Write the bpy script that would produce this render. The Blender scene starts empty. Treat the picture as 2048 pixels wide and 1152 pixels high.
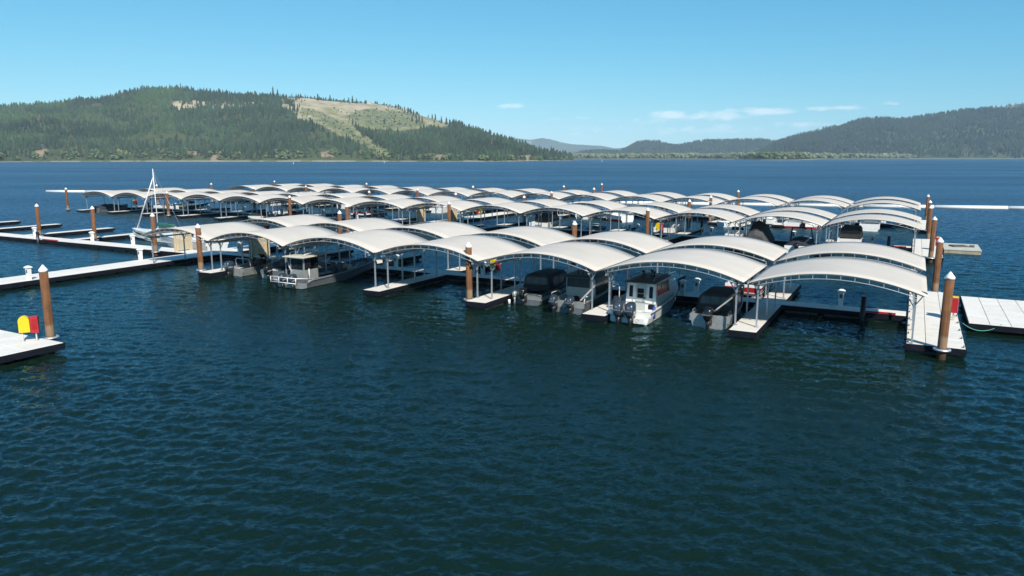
import bpy, math, random
import numpy as np
from mathutils import Vector, Matrix, noise as mnoise

random.seed(7)
rng = np.random.default_rng(11)
PI = math.pi
S = bpy.context.scene
COL = S.collection

# ------------------------------------------------------------------ camera
F_PX, CX, CY, VH, HC = 1469.4, 1024.0, 576.0, 313.0, 10.0
PITCH = math.atan((CY - VH) / F_PX)
cam_d = bpy.data.cameras.new('camera')
cam = bpy.data.objects.new('camera', cam_d)
COL.objects.link(cam)
cam.location = (0, 0, HC)
cam.rotation_euler = (PI / 2 - PITCH, 0, 0)
cam_d.sensor_width = 36
cam_d.lens = F_PX / 2048 * 36
cam_d.clip_start = 0.1
cam_d.clip_end = 60000
S.camera = cam

# ------------------------------------------------------------------ light, sky, exposure
SUN_EL = math.radians(39)
SUN_AZ = math.radians(160)          # clockwise from +Y: behind the camera, to the right
S.view_settings.view_transform = 'Standard'
S.view_settings.look = 'None'
S.view_settings.gamma = 1
S.view_settings.exposure = 0.4
S.view_settings.use_curve_mapping = False
S.render.engine = 'CYCLES'
S.cycles.use_denoising = True
S.cycles.max_bounces = 6
S.cycles.volume_bounces = 0
S.cycles.transparent_max_bounces = 8
S.cycles.caustics_reflective = False
S.cycles.caustics_refractive = False

world = bpy.data.worlds.new('World')
S.world = world
world.use_nodes = True
nt = world.node_tree
nt.nodes.clear()
def N(tree, typ, **kw):
    n = tree.nodes.new(typ)
    for k, v in kw.items():
        if k.startswith('i_'):
            n.inputs[k[2:].replace('_', ' ')].default_value = v
        else:
            setattr(n, k, v)
    return n
def MATH(tree, op, a, b=None, c=None, clamp=False):
    n = tree.nodes.new('ShaderNodeMath'); n.operation = op; n.use_clamp = clamp
    for i, x in enumerate((a, b, c)):
        if x is None: continue
        if isinstance(x, (int, float)): n.inputs[i].default_value = x
        else: tree.links.new(x, n.inputs[i])
    return n.outputs[0]
SKY_STRENGTH = 0.085
sky = N(nt, 'ShaderNodeTexSky', sky_type='NISHITA', sun_disc=False)
sky.sun_elevation = SUN_EL
sky.sun_rotation = SUN_AZ
sky.altitude = 650
sky.air_density = 1.0
sky.dust_density = 0.0
sky.ozone_density = 3.0
bg = N(nt, 'ShaderNodeBackground')
bg.inputs['Strength'].default_value = SKY_STRENGTH
outw = N(nt, 'ShaderNodeOutputWorld')
tc = N(nt, 'ShaderNodeTexCoord')
sep = N(nt, 'ShaderNodeSeparateXYZ')
nt.links.new(tc.outputs['Generated'], sep.inputs[0])
az = MATH(nt, 'ARCTAN2', sep.outputs['X'], sep.outputs['Y'])
el = MATH(nt, 'ARCSINE', sep.outputs['Z'])
cmb = N(nt, 'ShaderNodeCombineXYZ')
nt.links.new(MATH(nt, 'MULTIPLY', az, 1.0), cmb.inputs[0])
nt.links.new(MATH(nt, 'MULTIPLY', el, 2.6), cmb.inputs[1])
cn = N(nt, 'ShaderNodeTexNoise', i_Scale=42.0, i_Detail=7.0, i_Roughness=0.62)
nt.links.new(cmb.outputs[0], cn.inputs['Vector'])
def azel(u, v): return math.atan((u - CX) / (F_PX * 1.016)), math.atan((VH - v) / F_PX)
# fair-weather cumulus low over the far end of the lake, and a few more round the rest of the horizon
CLOUDS = [(1335, 234, 34, 9, 1.0), (1300, 246, 60, 8, .55), (1440, 238, 75, 9, .85), (1530, 230, 60, 7, .95), (1610, 228, 40, 6, .6),
          (1025, 216, 34, 5, .75), (1135, 240, 45, 6, .5), (1230, 262, 120, 9, .5), (1420, 262, 170, 11, .5),
          (1600, 256, 60, 7, .5), (1760, 222, 30, 4, .6), (1690, 228, 40, 5, .6), (1150, 270, 90, 8, .35),
          (900, 255, 70, 5, .25)]
acc = None
for (u, v, wu, wv, s) in CLOUDS:
    a0, e0 = azel(u, v)
    da = MATH(nt, 'DIVIDE', MATH(nt, 'SUBTRACT', az, a0), wu / F_PX)
    de = MATH(nt, 'DIVIDE', MATH(nt, 'SUBTRACT', el, e0), wv / F_PX)
    q = MATH(nt, 'ADD', MATH(nt, 'MULTIPLY', da, da), MATH(nt, 'MULTIPLY', de, de))
    g = MATH(nt, 'MULTIPLY', MATH(nt, 'POWER', 2.718, MATH(nt, 'MULTIPLY', q, -0.8)), s)
    acc = g if acc is None else MATH(nt, 'MAXIMUM', acc, g)
# scattered puffs at the same height everywhere else
cn2 = N(nt, 'ShaderNodeTexNoise', i_Scale=7.0, i_Detail=2.0)
nt.links.new(cmb.outputs[0], cn2.inputs['Vector'])
band = MATH(nt, 'POWER', 2.718, MATH(nt, 'MULTIPLY', MATH(nt, 'POWER', MATH(nt, 'DIVIDE', MATH(nt, 'SUBTRACT', el, 0.045), 0.018), 2.0), -1.0))
far_az = MATH(nt, 'GREATER_THAN', MATH(nt, 'ABSOLUTE', az), 0.75)
gen = MATH(nt, 'MULTIPLY', MATH(nt, 'MULTIPLY', MATH(nt, 'SUBTRACT', cn2.outputs[0], 0.42, clamp=True), 2.5), MATH(nt, 'MULTIPLY', band, far_az))
acc = MATH(nt, 'MAXIMUM', acc, gen)
cm = MATH(nt, 'MULTIPLY', MATH(nt, 'SUBTRACT', MATH(nt, 'ADD', acc, MATH(nt, 'MULTIPLY', MATH(nt, 'SUBTRACT', cn.outputs[0], 0.5), 1.6)), 0.36, clamp=True), 1.1)
cm = MATH(nt, 'MULTIPLY', cm, MATH(nt, 'GREATER_THAN', acc, 0.02), clamp=True)
cm = MATH(nt, 'MINIMUM', cm, 0.5)
mix = N(nt, 'ShaderNodeMixRGB')
nt.links.new(cm, mix.inputs[0])
# the photograph's clear-air colour: each channel of the sky follows its own gentle power curve
sp = N(nt, 'ShaderNodeSeparateColor'); nt.links.new(sky.outputs[0], sp.inputs[0])
cb = N(nt, 'ShaderNodeCombineColor')
for ch, (k, pw) in zip(('Red', 'Green', 'Blue'), ((.390, 1.12), (1.60, .69), (2.90, .48))):
    nt.links.new(MATH(nt, 'MULTIPLY', MATH(nt, 'POWER', sp.outputs[ch], pw), k), cb.inputs[ch])
nt.links.new(cb.outputs[0], mix.inputs[1])
mix.inputs[2].default_value = (10.6, 10.7, 10.9, 1)
nt.links.new(mix.outputs[0], bg.inputs[0])
nt.links.new(bg.outputs[0], outw.inputs[0])

sun_d = bpy.data.lights.new('sun', 'SUN')
sun = bpy.data.objects.new('sun', sun_d)
COL.objects.link(sun)
sun_d.energy = 4.9
sun_d.angle = math.radians(0.53)
sun_d.color = (1.0, 0.94, 0.84)
to_sun = Vector((math.sin(SUN_AZ) * math.cos(SUN_EL), math.cos(SUN_AZ) * math.cos(SUN_EL), math.sin(SUN_EL)))
sun.rotation_euler = to_sun.to_track_quat('Z', 'Y').to_euler()
sun.location = (30, -40, 60)

# ------------------------------------------------------------------ marina grid: a runs leftwards along the rows, b away from the camera
TH = math.radians(28.55)
RX, RY = math.cos(TH), -math.sin(TH)
NX, NY = math.sin(TH), math.cos(TH)
OX, OY = 20.55, 35.66
def W(a, b, z=0.0):
    return Vector((OX - a * RX + b * NX, OY - a * RY + b * NY, z))

# ------------------------------------------------------------------ materials
MATS = {}
def mat(name, col, rough=0.6, metal=0.0, var=0.12, nscale=3.0, bump=0.0, bscale=None, spec=0.5, col2=None, dirt=None, coat=0.0):
    if name in MATS: return MATS[name]
    m = bpy.data.materials.new(name); m.use_nodes = True
    t = m.node_tree; p = t.nodes['Principled BSDF']
    p.inputs['Roughness'].default_value = rough
    p.inputs['Metallic'].default_value = metal
    p.inputs['Specular IOR Level'].default_value = spec
    p.inputs['Coat Weight'].default_value = coat
    tcn = N(t, 'ShaderNodeTexCoord'); oi = N(t, 'ShaderNodeObjectInfo')
    add = N(t, 'ShaderNodeVectorMath', operation='ADD')
    mul = N(t, 'ShaderNodeVectorMath', operation='SCALE'); mul.inputs['Scale'].default_value = 37.0
    cx_ = N(t, 'ShaderNodeCombineXYZ')
    for i in range(3): t.links.new(oi.outputs['Random'], cx_.inputs[i])
    t.links.new(cx_.outputs[0], mul.inputs[0])
    t.links.new(tcn.outputs['Object'], add.inputs[0]); t.links.new(mul.outputs[0], add.inputs[1])
    nz = N(t, 'ShaderNodeTexNoise', i_Scale=nscale, i_Detail=6.0, i_Roughness=0.6)
    t.links.new(add.outputs[0], nz.inputs['Vector'])
    ramp = N(t, 'ShaderNodeMapRange'); ramp.inputs['From Min'].default_value = 0.3; ramp.inputs['From Max'].default_value = 0.7
    t.links.new(nz.outputs[0], ramp.inputs['Value'])
    mx = N(t, 'ShaderNodeMixRGB')
    c2 = col2 or tuple(max(0, c * (1 - 2 * var)) for c in col)
    mx.inputs[1].default_value = (*col, 1); mx.inputs[2].default_value = (*c2, 1)
    t.links.new(ramp.outputs[0], mx.inputs[0])
    last = mx.outputs[0]
    hs = N(t, 'ShaderNodeHueSaturation')
    t.links.new(MATH(t, 'ADD', MATH(t, 'MULTIPLY', oi.outputs['Random'], var), 1 - var / 2), hs.inputs['Value'])
    t.links.new(last, hs.inputs['Color']); last = hs.outputs[0]
    if dirt:
        nd = N(t, 'ShaderNodeTexNoise', i_Scale=dirt[1], i_Detail=8.0, i_Roughness=0.7)
        t.links.new(add.outputs[0], nd.inputs['Vector'])
        md = N(t, 'ShaderNodeMixRGB')
        f = MATH(t, 'MULTIPLY', MATH(t, 'SUBTRACT', nd.outputs[0], 0.5, clamp=True), dirt[2], clamp=True)
        t.links.new(f, md.inputs[0]); t.links.new(last, md.inputs[1]); md.inputs[2].default_value = (*dirt[0], 1)
        last = md.outputs[0]
    t.links.new(last, p.inputs['Base Color'])
    if bump:
        bn = N(t, 'ShaderNodeTexNoise', i_Scale=bscale or nscale * 6, i_Detail=5.0)
        t.links.new(add.outputs[0], bn.inputs['Vector'])
        b = N(t, 'ShaderNodeBump'); b.inputs['Strength'].default_value = 1.0; b.inputs['Distance'].default_value = bump
        t.links.new(bn.outputs[0], b.inputs['Height']); t.links.new(b.outputs[0], p.inputs['Normal'])
    MATS[name] = m
    return m

FABRIC = mat('canopy_fabric', (.56, .51, .445), .9, var=.05, nscale=.5, bump=.004, bscale=1.3, spec=.1, dirt=((.50, .46, .40), 1.2, .6))
GALV = mat('galvanised_steel', (.50, .54, .58), .45, .6, var=.12, nscale=9)
DECK = mat('deck_panel_concrete', (.74, .70, .63), .85, var=.05, nscale=1.2, bump=.002, bscale=60, spec=.25, dirt=((.36, .33, .28), 2.5, 1.0))
SEAM = mat('deck_seam', (.16, .15, .14), .9)
FASCIA = mat('dock_fascia_rubber', (.008, .010, .018), .7, var=.3, nscale=2, spec=.15)
FLOATM = mat('float_tub', (.10, .10, .10), .7, var=.3, nscale=2)
RUST = mat('rusty_pile_steel', (.19, .088, .04), .85, .0, var=.18, nscale=2.2, bump=.004, bscale=30, spec=.25, dirt=((.10, .05, .03), 5.0, 1.6))
def pile_stains():
    t = RUST.node_tree; p = t.nodes['Principled BSDF']; src = p.inputs['Base Color'].links[0].from_socket
    tcn = N(t, 'ShaderNodeTexCoord'); sx = N(t, 'ShaderNodeSeparateXYZ'); t.links.new(tcn.outputs['Object'], sx.inputs[0])
    mp = N(t, 'ShaderNodeMapping'); mp.inputs['Scale'].default_value = (9, 9, .5); t.links.new(tcn.outputs['Object'], mp.inputs[0])
    nz = N(t, 'ShaderNodeTexNoise', i_Scale=1.0, i_Detail=5.0); t.links.new(mp.outputs[0], nz.inputs['Vector'])
    streak = N(t, 'ShaderNodeMixRGB', blend_type='MULTIPLY'); t.links.new(MATH(t, 'MULTIPLY', MATH(t, 'SUBTRACT', nz.outputs[0], .45, clamp=True), 3.5, clamp=True), streak.inputs[0])
    t.links.new(src, streak.inputs[1]); streak.inputs[2].default_value = (.50, .46, .42, 1)
    def band(lo, hi, col, k, last):
        z = MATH(t, 'ADD', sx.outputs['Z'], MATH(t, 'MULTIPLY', nz.outputs[0], .35))
        up = N(t, 'ShaderNodeMapRange', interpolation_type='SMOOTHSTEP'); up.inputs['From Min'].default_value = lo; up.inputs['From Max'].default_value = lo + .2
        dn = N(t, 'ShaderNodeMapRange', interpolation_type='SMOOTHSTEP'); dn.inputs['From Min'].default_value = hi; dn.inputs['From Max'].default_value = hi + .25; dn.inputs['To Min'].default_value = 1; dn.inputs['To Max'].default_value = 0
        t.links.new(z, up.inputs['Value']); t.links.new(z, dn.inputs['Value'])
        m = N(t, 'ShaderNodeMixRGB'); t.links.new(MATH(t, 'MULTIPLY', MATH(t, 'MULTIPLY', up.outputs[0], dn.outputs[0]), k), m.inputs[0])
        t.links.new(last, m.inputs[1]); m.inputs[2].default_value = (*col, 1); return m.outputs[0]
    last = band(.55, 1.15, (.30, .22, .15), .55, streak.outputs[0])      # bleached mineral band left by the waves
    last = band(-4, .22, (.045, .03, .018), .8, last)                    # wet, weedy foot
    t.links.new(last, p.inputs['Base Color'])
pile_stains()
WHITE = mat('white_paint', (.80, .80, .79), .45, var=.05, nscale=3, dirt=((.5, .48, .42), 4.0, .6))
GELCOAT = mat('white_gelcoat', (.80, .80, .78), .22, var=.04, nscale=2, coat=.4, dirt=((.5, .47, .40), 2.5, .7))
ALU = mat('bare_aluminium', (.52, .53, .52), .38, .55, var=.12, nscale=4, dirt=((.30, .29, .22), 3.0, 1.2))
ALUD = mat('grey_painted_aluminium', (.17, .19, .21), .42, .25, var=.12, nscale=3, dirt=((.24, .24, .20), 2.5, 1.0))
BLACK = mat('black_plastic', (.012, .012, .014), .35, var=.2)
BLACKM = mat('black_gloss', (.01, .01, .011), .18, var=.1, coat=.5)
CANVAS = mat('black_canvas', (.024, .025, .029), .8, var=.25, nscale=2, bump=.01, bscale=5)
CANVG = mat('grey_boat_cover', (.07, .07, .075), .8, var=.2, nscale=2, bump=.015, bscale=4)
NAVY = mat('navy_canvas', (.025, .032, .055), .75, var=.2, nscale=2, bump=.01, bscale=5)
VINYL = mat('smoked_vinyl', (.062, .066, .07), .22, var=.2)
GLASS = mat('dark_window_glass', (.012, .015, .018), .16, var=.1, spec=.35)
MOTOR = mat('blue_grey_cowling', (.042, .058, .082), .28, .25, var=.08, coat=.6)
MOTORL = mat('cowling_silver_stripe', (.55, .6, .66), .3, .5)
RED = mat('red_plastic', (.42, .010, .018), .4, var=.08)
REDB = mat('red_gelcoat', (.33, .012, .015), .25, coat=.5)
YEL = mat('yellow_plastic', (.70, .50, .008), .45, var=.06)
BLUE = mat('blue_vinyl', (.03, .07, .28), .45)
GREEN = mat('green_canvas', (.02, .12, .08), .7)
TEAL = mat('green_rope', (.10, .38, .30), .8)
TAN = mat('tan_gate_wood', (.58, .47, .30), .7, var=.1, nscale=4)
BEIGE = mat('beige_vinyl', (.55, .51, .44), .6, var=.06)
GREYD = mat('dark_grey_roof', (.085, .09, .095), .55, var=.12)
DOORG = mat('grey_green_door', (.42, .46, .45), .5, var=.05)
OLDW = mat('weathered_timber', (.44, .40, .31), .85, var=.2, nscale=3, bump=.006, bscale=20)
OLDC = mat('weathered_deck', (.60, .57, .47), .85, var=.15, nscale=3)
ORANGE = mat('orange_plastic', (.60, .13, .03), .5)

# ------------------------------------------------------------------ mesh helpers
class MB:
    def __init__(s): s.v = []; s.f = []; s.sm = []
    def add(s, vs, fs, smooth=False):
        o = len(s.v); s.v += [tuple(x) for x in vs]
        for f in fs: s.f.append(tuple(i + o for i in f)); s.sm.append(smooth)
        return s
    def box(s, x0, x1, y0, y1, z0, z1, rz=0.0, bev=0):
        c = ((x0 + x1) / 2, (y0 + y1) / 2)
        vs = [(x, y, z) for z in (z0, z1) for (x, y) in ((x0, y0), (x1, y0), (x1, y1), (x0, y1))]
        if rz:
            ca, sa = math.cos(rz), math.sin(rz)
            vs = [(c[0] + (x - c[0]) * ca - (y - c[1]) * sa, c[1] + (x - c[0]) * sa + (y - c[1]) * ca, z) for x, y, z in vs]
        return s.add(vs, [(0, 3, 2, 1), (4, 5, 6, 7), (0, 1, 5, 4), (1, 2, 6, 5), (2, 3, 7, 6), (3, 0, 4, 7)])
    def bar(s, p, q, w, h=None):
        h = h or w; p, q = Vector(p), Vector(q); d = (q - p).normalized()
        up = Vector((0, 0, 1)) if abs(d.z) < .9 else Vector((0, 1, 0))
        x = d.cross(up).normalized() * w / 2; y = x.normalized().cross(d) * h / 2
        vs = [b + i * x + j * y for b in (p, q) for (i, j) in ((-1, -1), (1, -1), (1, 1), (-1, 1))]
        return s.add(vs, [(0, 3, 2, 1), (4, 5, 6, 7), (0, 1, 5, 4), (1, 2, 6, 5), (2, 3, 7, 6), (3, 0, 4, 7)])
    def cyl(s, p, q, r0, r1=None, n=10, caps=True):
        r1 = r0 if r1 is None else r1; p, q = Vector(p), Vector(q); d = (q - p).normalized()
        up = Vector((0, 0, 1)) if abs(d.z) < .9 else Vector((0, 1, 0))
        x = d.cross(up).normalized(); y = x.cross(d)
        vs = [b + r * (math.cos(2 * PI * i / n) * x + math.sin(2 * PI * i / n) * y) for b, r in ((p, r0), (q, r1)) for i in range(n)]
        s.add(vs, [(i, n + i, n + (i + 1) % n, (i + 1) % n) for i in range(n)], True)
        if caps:
            o = len(s.v) - 2 * n
            s.f.append(tuple(o + i for i in range(n))); s.sm.append(False)
            s.f.append(tuple(o + n + i for i in reversed(range(n)))); s.sm.append(False)
        return s
    def tube(s, pts, r, n=6):
        pts = [Vector(p) for p in pts]; rings = []
        for i, p in enumerate(pts):
            d = (pts[min(i + 1, len(pts) - 1)] - pts[max(i - 1, 0)]).normalized()
            up = Vector((0, 0, 1)) if abs(d.z) < .95 else Vector((0, 1, 0))
            x = d.cross(up).normalized(); y = x.cross(d)
            rings.append([p + r * (math.cos(2 * PI * k / n) * x + math.sin(2 * PI * k / n) * y) for k in range(n)])
        return s.loft(rings, True, True, True)
    def loft(s, rings, closed=True, cap0=False, cap1=False, smooth=True):
        n = len(rings[0]); o = len(s.v)
        for r in rings: s.v += [tuple(p) for p in r]
        m = n if closed else n - 1
        for i in range(len(rings) - 1):
            for k in range(m):
                a = o + i * n + k; b = o + i * n + (k + 1) % n
                s.f.append((a, b, b + n, a + n)); s.sm.append(smooth)
        if cap0: s.f.append(tuple(o + k for k in reversed(range(n)))); s.sm.append(False)
        if cap1: s.f.append(tuple(o + (len(rings) - 1) * n + k for k in range(n))); s.sm.append(False)
        return s
    def prism(s, poly, y0, y1):           # polygon in x,z extruded along y
        n = len(poly)
        vs = [(x, y0, z) for x, z in poly] + [(x, y1, z) for x, z in poly]
        return s.add(vs, [tuple(range(n)), tuple(range(2 * n - 1, n - 1, -1))] + [(i, n + i, n + (i + 1) % n, (i + 1) % n) for i in range(n)])
    def mesh(s, name):
        me = bpy.data.meshes.new(name); me.from_pydata(s.v, [], s.f)
        me.polygons.foreach_set('use_smooth', s.sm); me.update()
        return me
    def build(s, name, m, parent=None, loc=None):
        me = s.mesh(name); me.materials.append(m)
        return link(name, me, parent, loc)
def link(name, me, parent=None, loc=None, rz=0.0):
    o = bpy.data.objects.new(name, me); COL.objects.link(o)
    if parent: o.parent = parent
    if loc is not None: o.location = loc
    if rz: o.rotation_euler[2] = rz
    return o
def tag(o, label, cat, group=None, kind=None):
    o['label'] = label; o['category'] = cat
    if group: o['group'] = group
    if kind: o['kind'] = kind
    return o
def thing(name, label, cat, loc, rz=-TH, group=None, scale=None):
    o = bpy.data.objects.new(name, None); COL.objects.link(o)
    o.location = loc; o.rotation_euler[2] = rz; o.empty_display_size = .5
    if scale: o.scale = scale
    return tag(o, label, cat, group)
def copy_tree(o, parent=None):
    c = o.copy(); COL.objects.link(c); c.parent = parent
    for ch in o.children: copy_tree(ch, c)
    return c
ORD = ['first', 'second', 'third', 'fourth', 'fifth', 'sixth', 'seventh', 'eighth', 'ninth', 'tenth', 'eleventh', 'twelfth',
       'thirteenth', 'fourteenth', 'fifteenth', 'sixteenth', 'seventeenth', 'eighteenth']
def nth(i): return ORD[i]
def fbm(x, y, sc, seed=0.0, octv=4):
    return mnoise.fractal(Vector((x / sc, y / sc, seed)), 1.0, 2.0, octv)
def add_mesh_np(name, V, Fq, m, smooth=False, colors=None):
    """V (n,3), F (k,3 or 4) arrays -> object at top level"""
    me = bpy.data.meshes.new(name); k = Fq.shape[1]
    me.vertices.add(len(V)); me.vertices.foreach_set('co', np.ascontiguousarray(V, dtype=np.float32).ravel())
    me.loops.add(Fq.size); me.loops.foreach_set('vertex_index', np.ascontiguousarray(Fq, dtype=np.int32).ravel())
    me.polygons.add(len(Fq)); me.polygons.foreach_set('loop_start', np.arange(0, Fq.size, k, dtype=np.int32))
    me.polygons.foreach_set('use_smooth', np.full(len(Fq), smooth))
    if colors is not None:
        at = me.color_attributes.new('Col', 'FLOAT_COLOR', 'POINT')
        c4 = np.ones((len(V), 4), np.float32); c4[:, :3] = colors
        at.data.foreach_set('color', c4.ravel())
    me.update(calc_edges=True); me.validate()
    me.materials.append(m)
    return link(name, me)

# ------------------------------------------------------------------ water
WATER_N1, WATER_N2 = 1.1, 1.0
WATER_BODY, WATER_TINT, WATER_FAR = (.0046, .0150, .0092), (.42, .70, .87), .66
def water_material():
    m = bpy.data.materials.new('lake_water'); m.use_nodes = True
    t = m.node_tree; t.nodes.clear()
    tcn = N(t, 'ShaderNodeTexCoord'); geo = N(t, 'ShaderNodeNewGeometry')
    mp = N(t, 'ShaderNodeMapping'); mp.inputs['Rotation'].default_value = (0, 0, math.radians(-24)); mp.inputs['Scale'].default_value = (.5, 1.0, 1.0)
    t.links.new(tcn.outputs['Object'], mp.inputs[0])
    n1 = N(t, 'ShaderNodeTexNoise', i_Scale=2.3, i_Detail=4.0, i_Roughness=.62)
    n2 = N(t, 'ShaderNodeTexNoise', i_Scale=12.0, i_Detail=3.0, i_Roughness=.6)
    n3 = N(t, 'ShaderNodeTexNoise', i_Scale=.016, i_Detail=4.0, i_Roughness=.6)
    for n in (n1, n2): t.links.new(mp.outputs[0], n.inputs['Vector'])
    mp2 = N(t, 'ShaderNodeMapping'); mp2.inputs['Scale'].default_value = (.3, 1.0, 1.0)
    t.links.new(tcn.outputs['Object'], mp2.inputs[0]); t.links.new(mp2.outputs[0], n3.inputs['Vector'])
    gust = N(t, 'ShaderNodeMapRange'); gust.inputs['From Min'].default_value = .35; gust.inputs['From Max'].default_value = .65
    gust.inputs['To Min'].default_value = .55; gust.inputs['To Max'].default_value = 1.35
    t.links.new(n3.outputs[0], gust.inputs['Value'])
    chop = N(t, 'ShaderNodeAttribute', attribute_name='chop')
    vec = geo.outputs['Normal']
    for nn, k, use in ((n1, WATER_N1, True), (n2, WATER_N2, False)):
        sub = N(t, 'ShaderNodeVectorMath', operation='SUBTRACT'); sub.inputs[1].default_value = (.5, .5, .5)
        t.links.new(nn.outputs['Color'], sub.inputs[0])
        ml = N(t, 'ShaderNodeVectorMath', operation='MULTIPLY'); ml.inputs[1].default_value = (k * .75, k, 0)
        t.links.new(sub.outputs[0], ml.inputs[0])
        sc = N(t, 'ShaderNodeVectorMath', operation='SCALE'); t.links.new(ml.outputs[0], sc.inputs[0])
        f = gust.outputs[0]
        if use: f = MATH(t, 'MULTIPLY', f, chop.outputs['Fac'])
        t.links.new(f, sc.inputs['Scale'])
        ad = N(t, 'ShaderNodeVectorMath', operation='ADD'); t.links.new(vec, ad.inputs[0]); t.links.new(sc.outputs[0], ad.inputs[1])
        vec = ad.outputs[0]
    nrm = N(t, 'ShaderNodeVectorMath', operation='NORMALIZE'); t.links.new(vec, nrm.inputs[0])
    # waves too small for the mesh far out act as roughness and as a lower mean reflectance
    rg = N(t, 'ShaderNodeMapRange'); rg.inputs['From Min'].default_value = .34; rg.inputs['From Max'].default_value = 1.0
    rg.inputs['To Min'].default_value = .07; rg.inputs['To Max'].default_value = .42
    t.links.new(chop.outputs['Fac'], rg.inputs['Value'])
    rf = N(t, 'ShaderNodeMapRange'); rf.inputs['From Min'].default_value = .34; rf.inputs['From Max'].default_value = 1.0
    rf.inputs['To Min'].default_value = .84; rf.inputs['To Max'].default_value = WATER_FAR
    t.links.new(chop.outputs['Fac'], rf.inputs['Value'])
    fr = N(t, 'ShaderNodeFresnel', i_IOR=1.333); t.links.new(nrm.outputs[0], fr.inputs['Normal'])
    df = N(t, 'ShaderNodeBsdfDiffuse'); df.inputs['Color'].default_value = (*WATER_BODY, 1)
    gl = N(t, 'ShaderNodeBsdfGlossy'); gl.inputs['Color'].default_value = (*WATER_TINT, 1)
    t.links.new(nrm.outputs[0], gl.inputs['Normal']); t.links.new(rg.outputs[0], gl.inputs['Roughness'])
    ms = N(t, 'ShaderNodeMixShader'); t.links.new(MATH(t, 'MULTIPLY', fr.outputs[0], rf.outputs[0]), ms.inputs[0])
    t.links.new(df.outputs[0], ms.inputs[1]); t.links.new(gl.outputs[0], ms.inputs[2])
    om = N(t, 'ShaderNodeOutputMaterial'); t.links.new(ms.outputs[0], om.inputs[0])
    return m
def build_water():
    nr, na = 540, 760
    r = 11.0 * (130.0 / 11.0) ** (np.arange(nr) / (nr - 1))
    ang = np.radians(np.linspace(-52, 52, na))
    Rr, Aa = np.meshgrid(r, ang, indexing='ij')
    X = Rr * np.sin(Aa); Y = Rr * np.cos(Aa)
    Z = np.zeros_like(X)
    g = np.random.default_rng(3)
    wd = math.radians(205)                       # waves travel towards the camera, a little from the left
    for i in range(72):
        lam = 0.24 * (3.0 / .24) ** g.random()
        th = wd + g.normal(0, .55)
        k = 2 * PI / lam
        amp = .0066 * lam ** 0.80 / (1 + (lam / 1.5) ** 2.4)
        ph = g.random() * 2 * PI
        arg = k * (X * math.sin(th) + Y * math.cos(th)) + ph
        s = np.sin(arg)
        Z += amp * (s + .25 * np.cos(2 * arg))
    # drop waves the grid cannot carry and fade at the border of the fine sheet
    fade = np.clip((130 - Rr) / 85, 0, 1) * np.clip((np.radians(52) - np.abs(Aa)) / np.radians(4), 0, 1) * np.clip((Rr - 11) / 2, 0, 1)
    # gusts: patches of livelier and calmer water
    Z *= fade * (1 + .38 * np.sin(X * .12 + 1.4 * np.sin(Y * .06)) * np.sin(Y * .17 + .9 * np.sin(X * .05 + 1.0)))
    V = np.stack([X, Y, Z], -1).reshape(-1, 3)
    i0 = (np.arange(nr - 1)[:, None] * na + np.arange(na - 1)[None, :]).ravel()
    Fq = np.stack([i0, i0 + 1, i0 + na + 1, i0 + na], 1)
    # coarse remainder: inner disc, behind the camera, and out to the horizon
    Vs, Fs = [V], [Fq]; o = len(V)
    def sector(r0, r1, a0, a1, n, m=1):
        nonlocal o
        rr = np.geomspace(r0, r1, m + 1); aa = np.radians(np.linspace(a0, a1, n + 1))
        P = np.array([(q * math.sin(t), q * math.cos(t), 0.0) for q in rr for t in aa])
        idx = (np.arange(m)[:, None] * (n + 1) + np.arange(n)[None, :]).ravel() + o
        Vs.append(P); Fs.append(np.stack([idx, idx + 1, idx + n + 2, idx + n + 1], 1)); o += len(P)
    sector(130, 9000, -52, 52, na - 1, 6)
    sector(.5, 11, -52, 52, na - 1, 1)
    sector(.5, 9000, 52, 308, 120, 10)
    ob = add_mesh_np('lake_water', np.concatenate(Vs), np.concatenate(Fs), water_material(), smooth=True)
    ch = np.ones(o, np.float32); ch[:nr * na] = 1 - .66 * fade.ravel()
    ob.data.attributes.new('chop', 'FLOAT', 'POINT').data.foreach_set('value', ch)
    tag(ob, 'dark blue green rippled lake water around the docks', 'water', kind='structure')
build_water()

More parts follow.
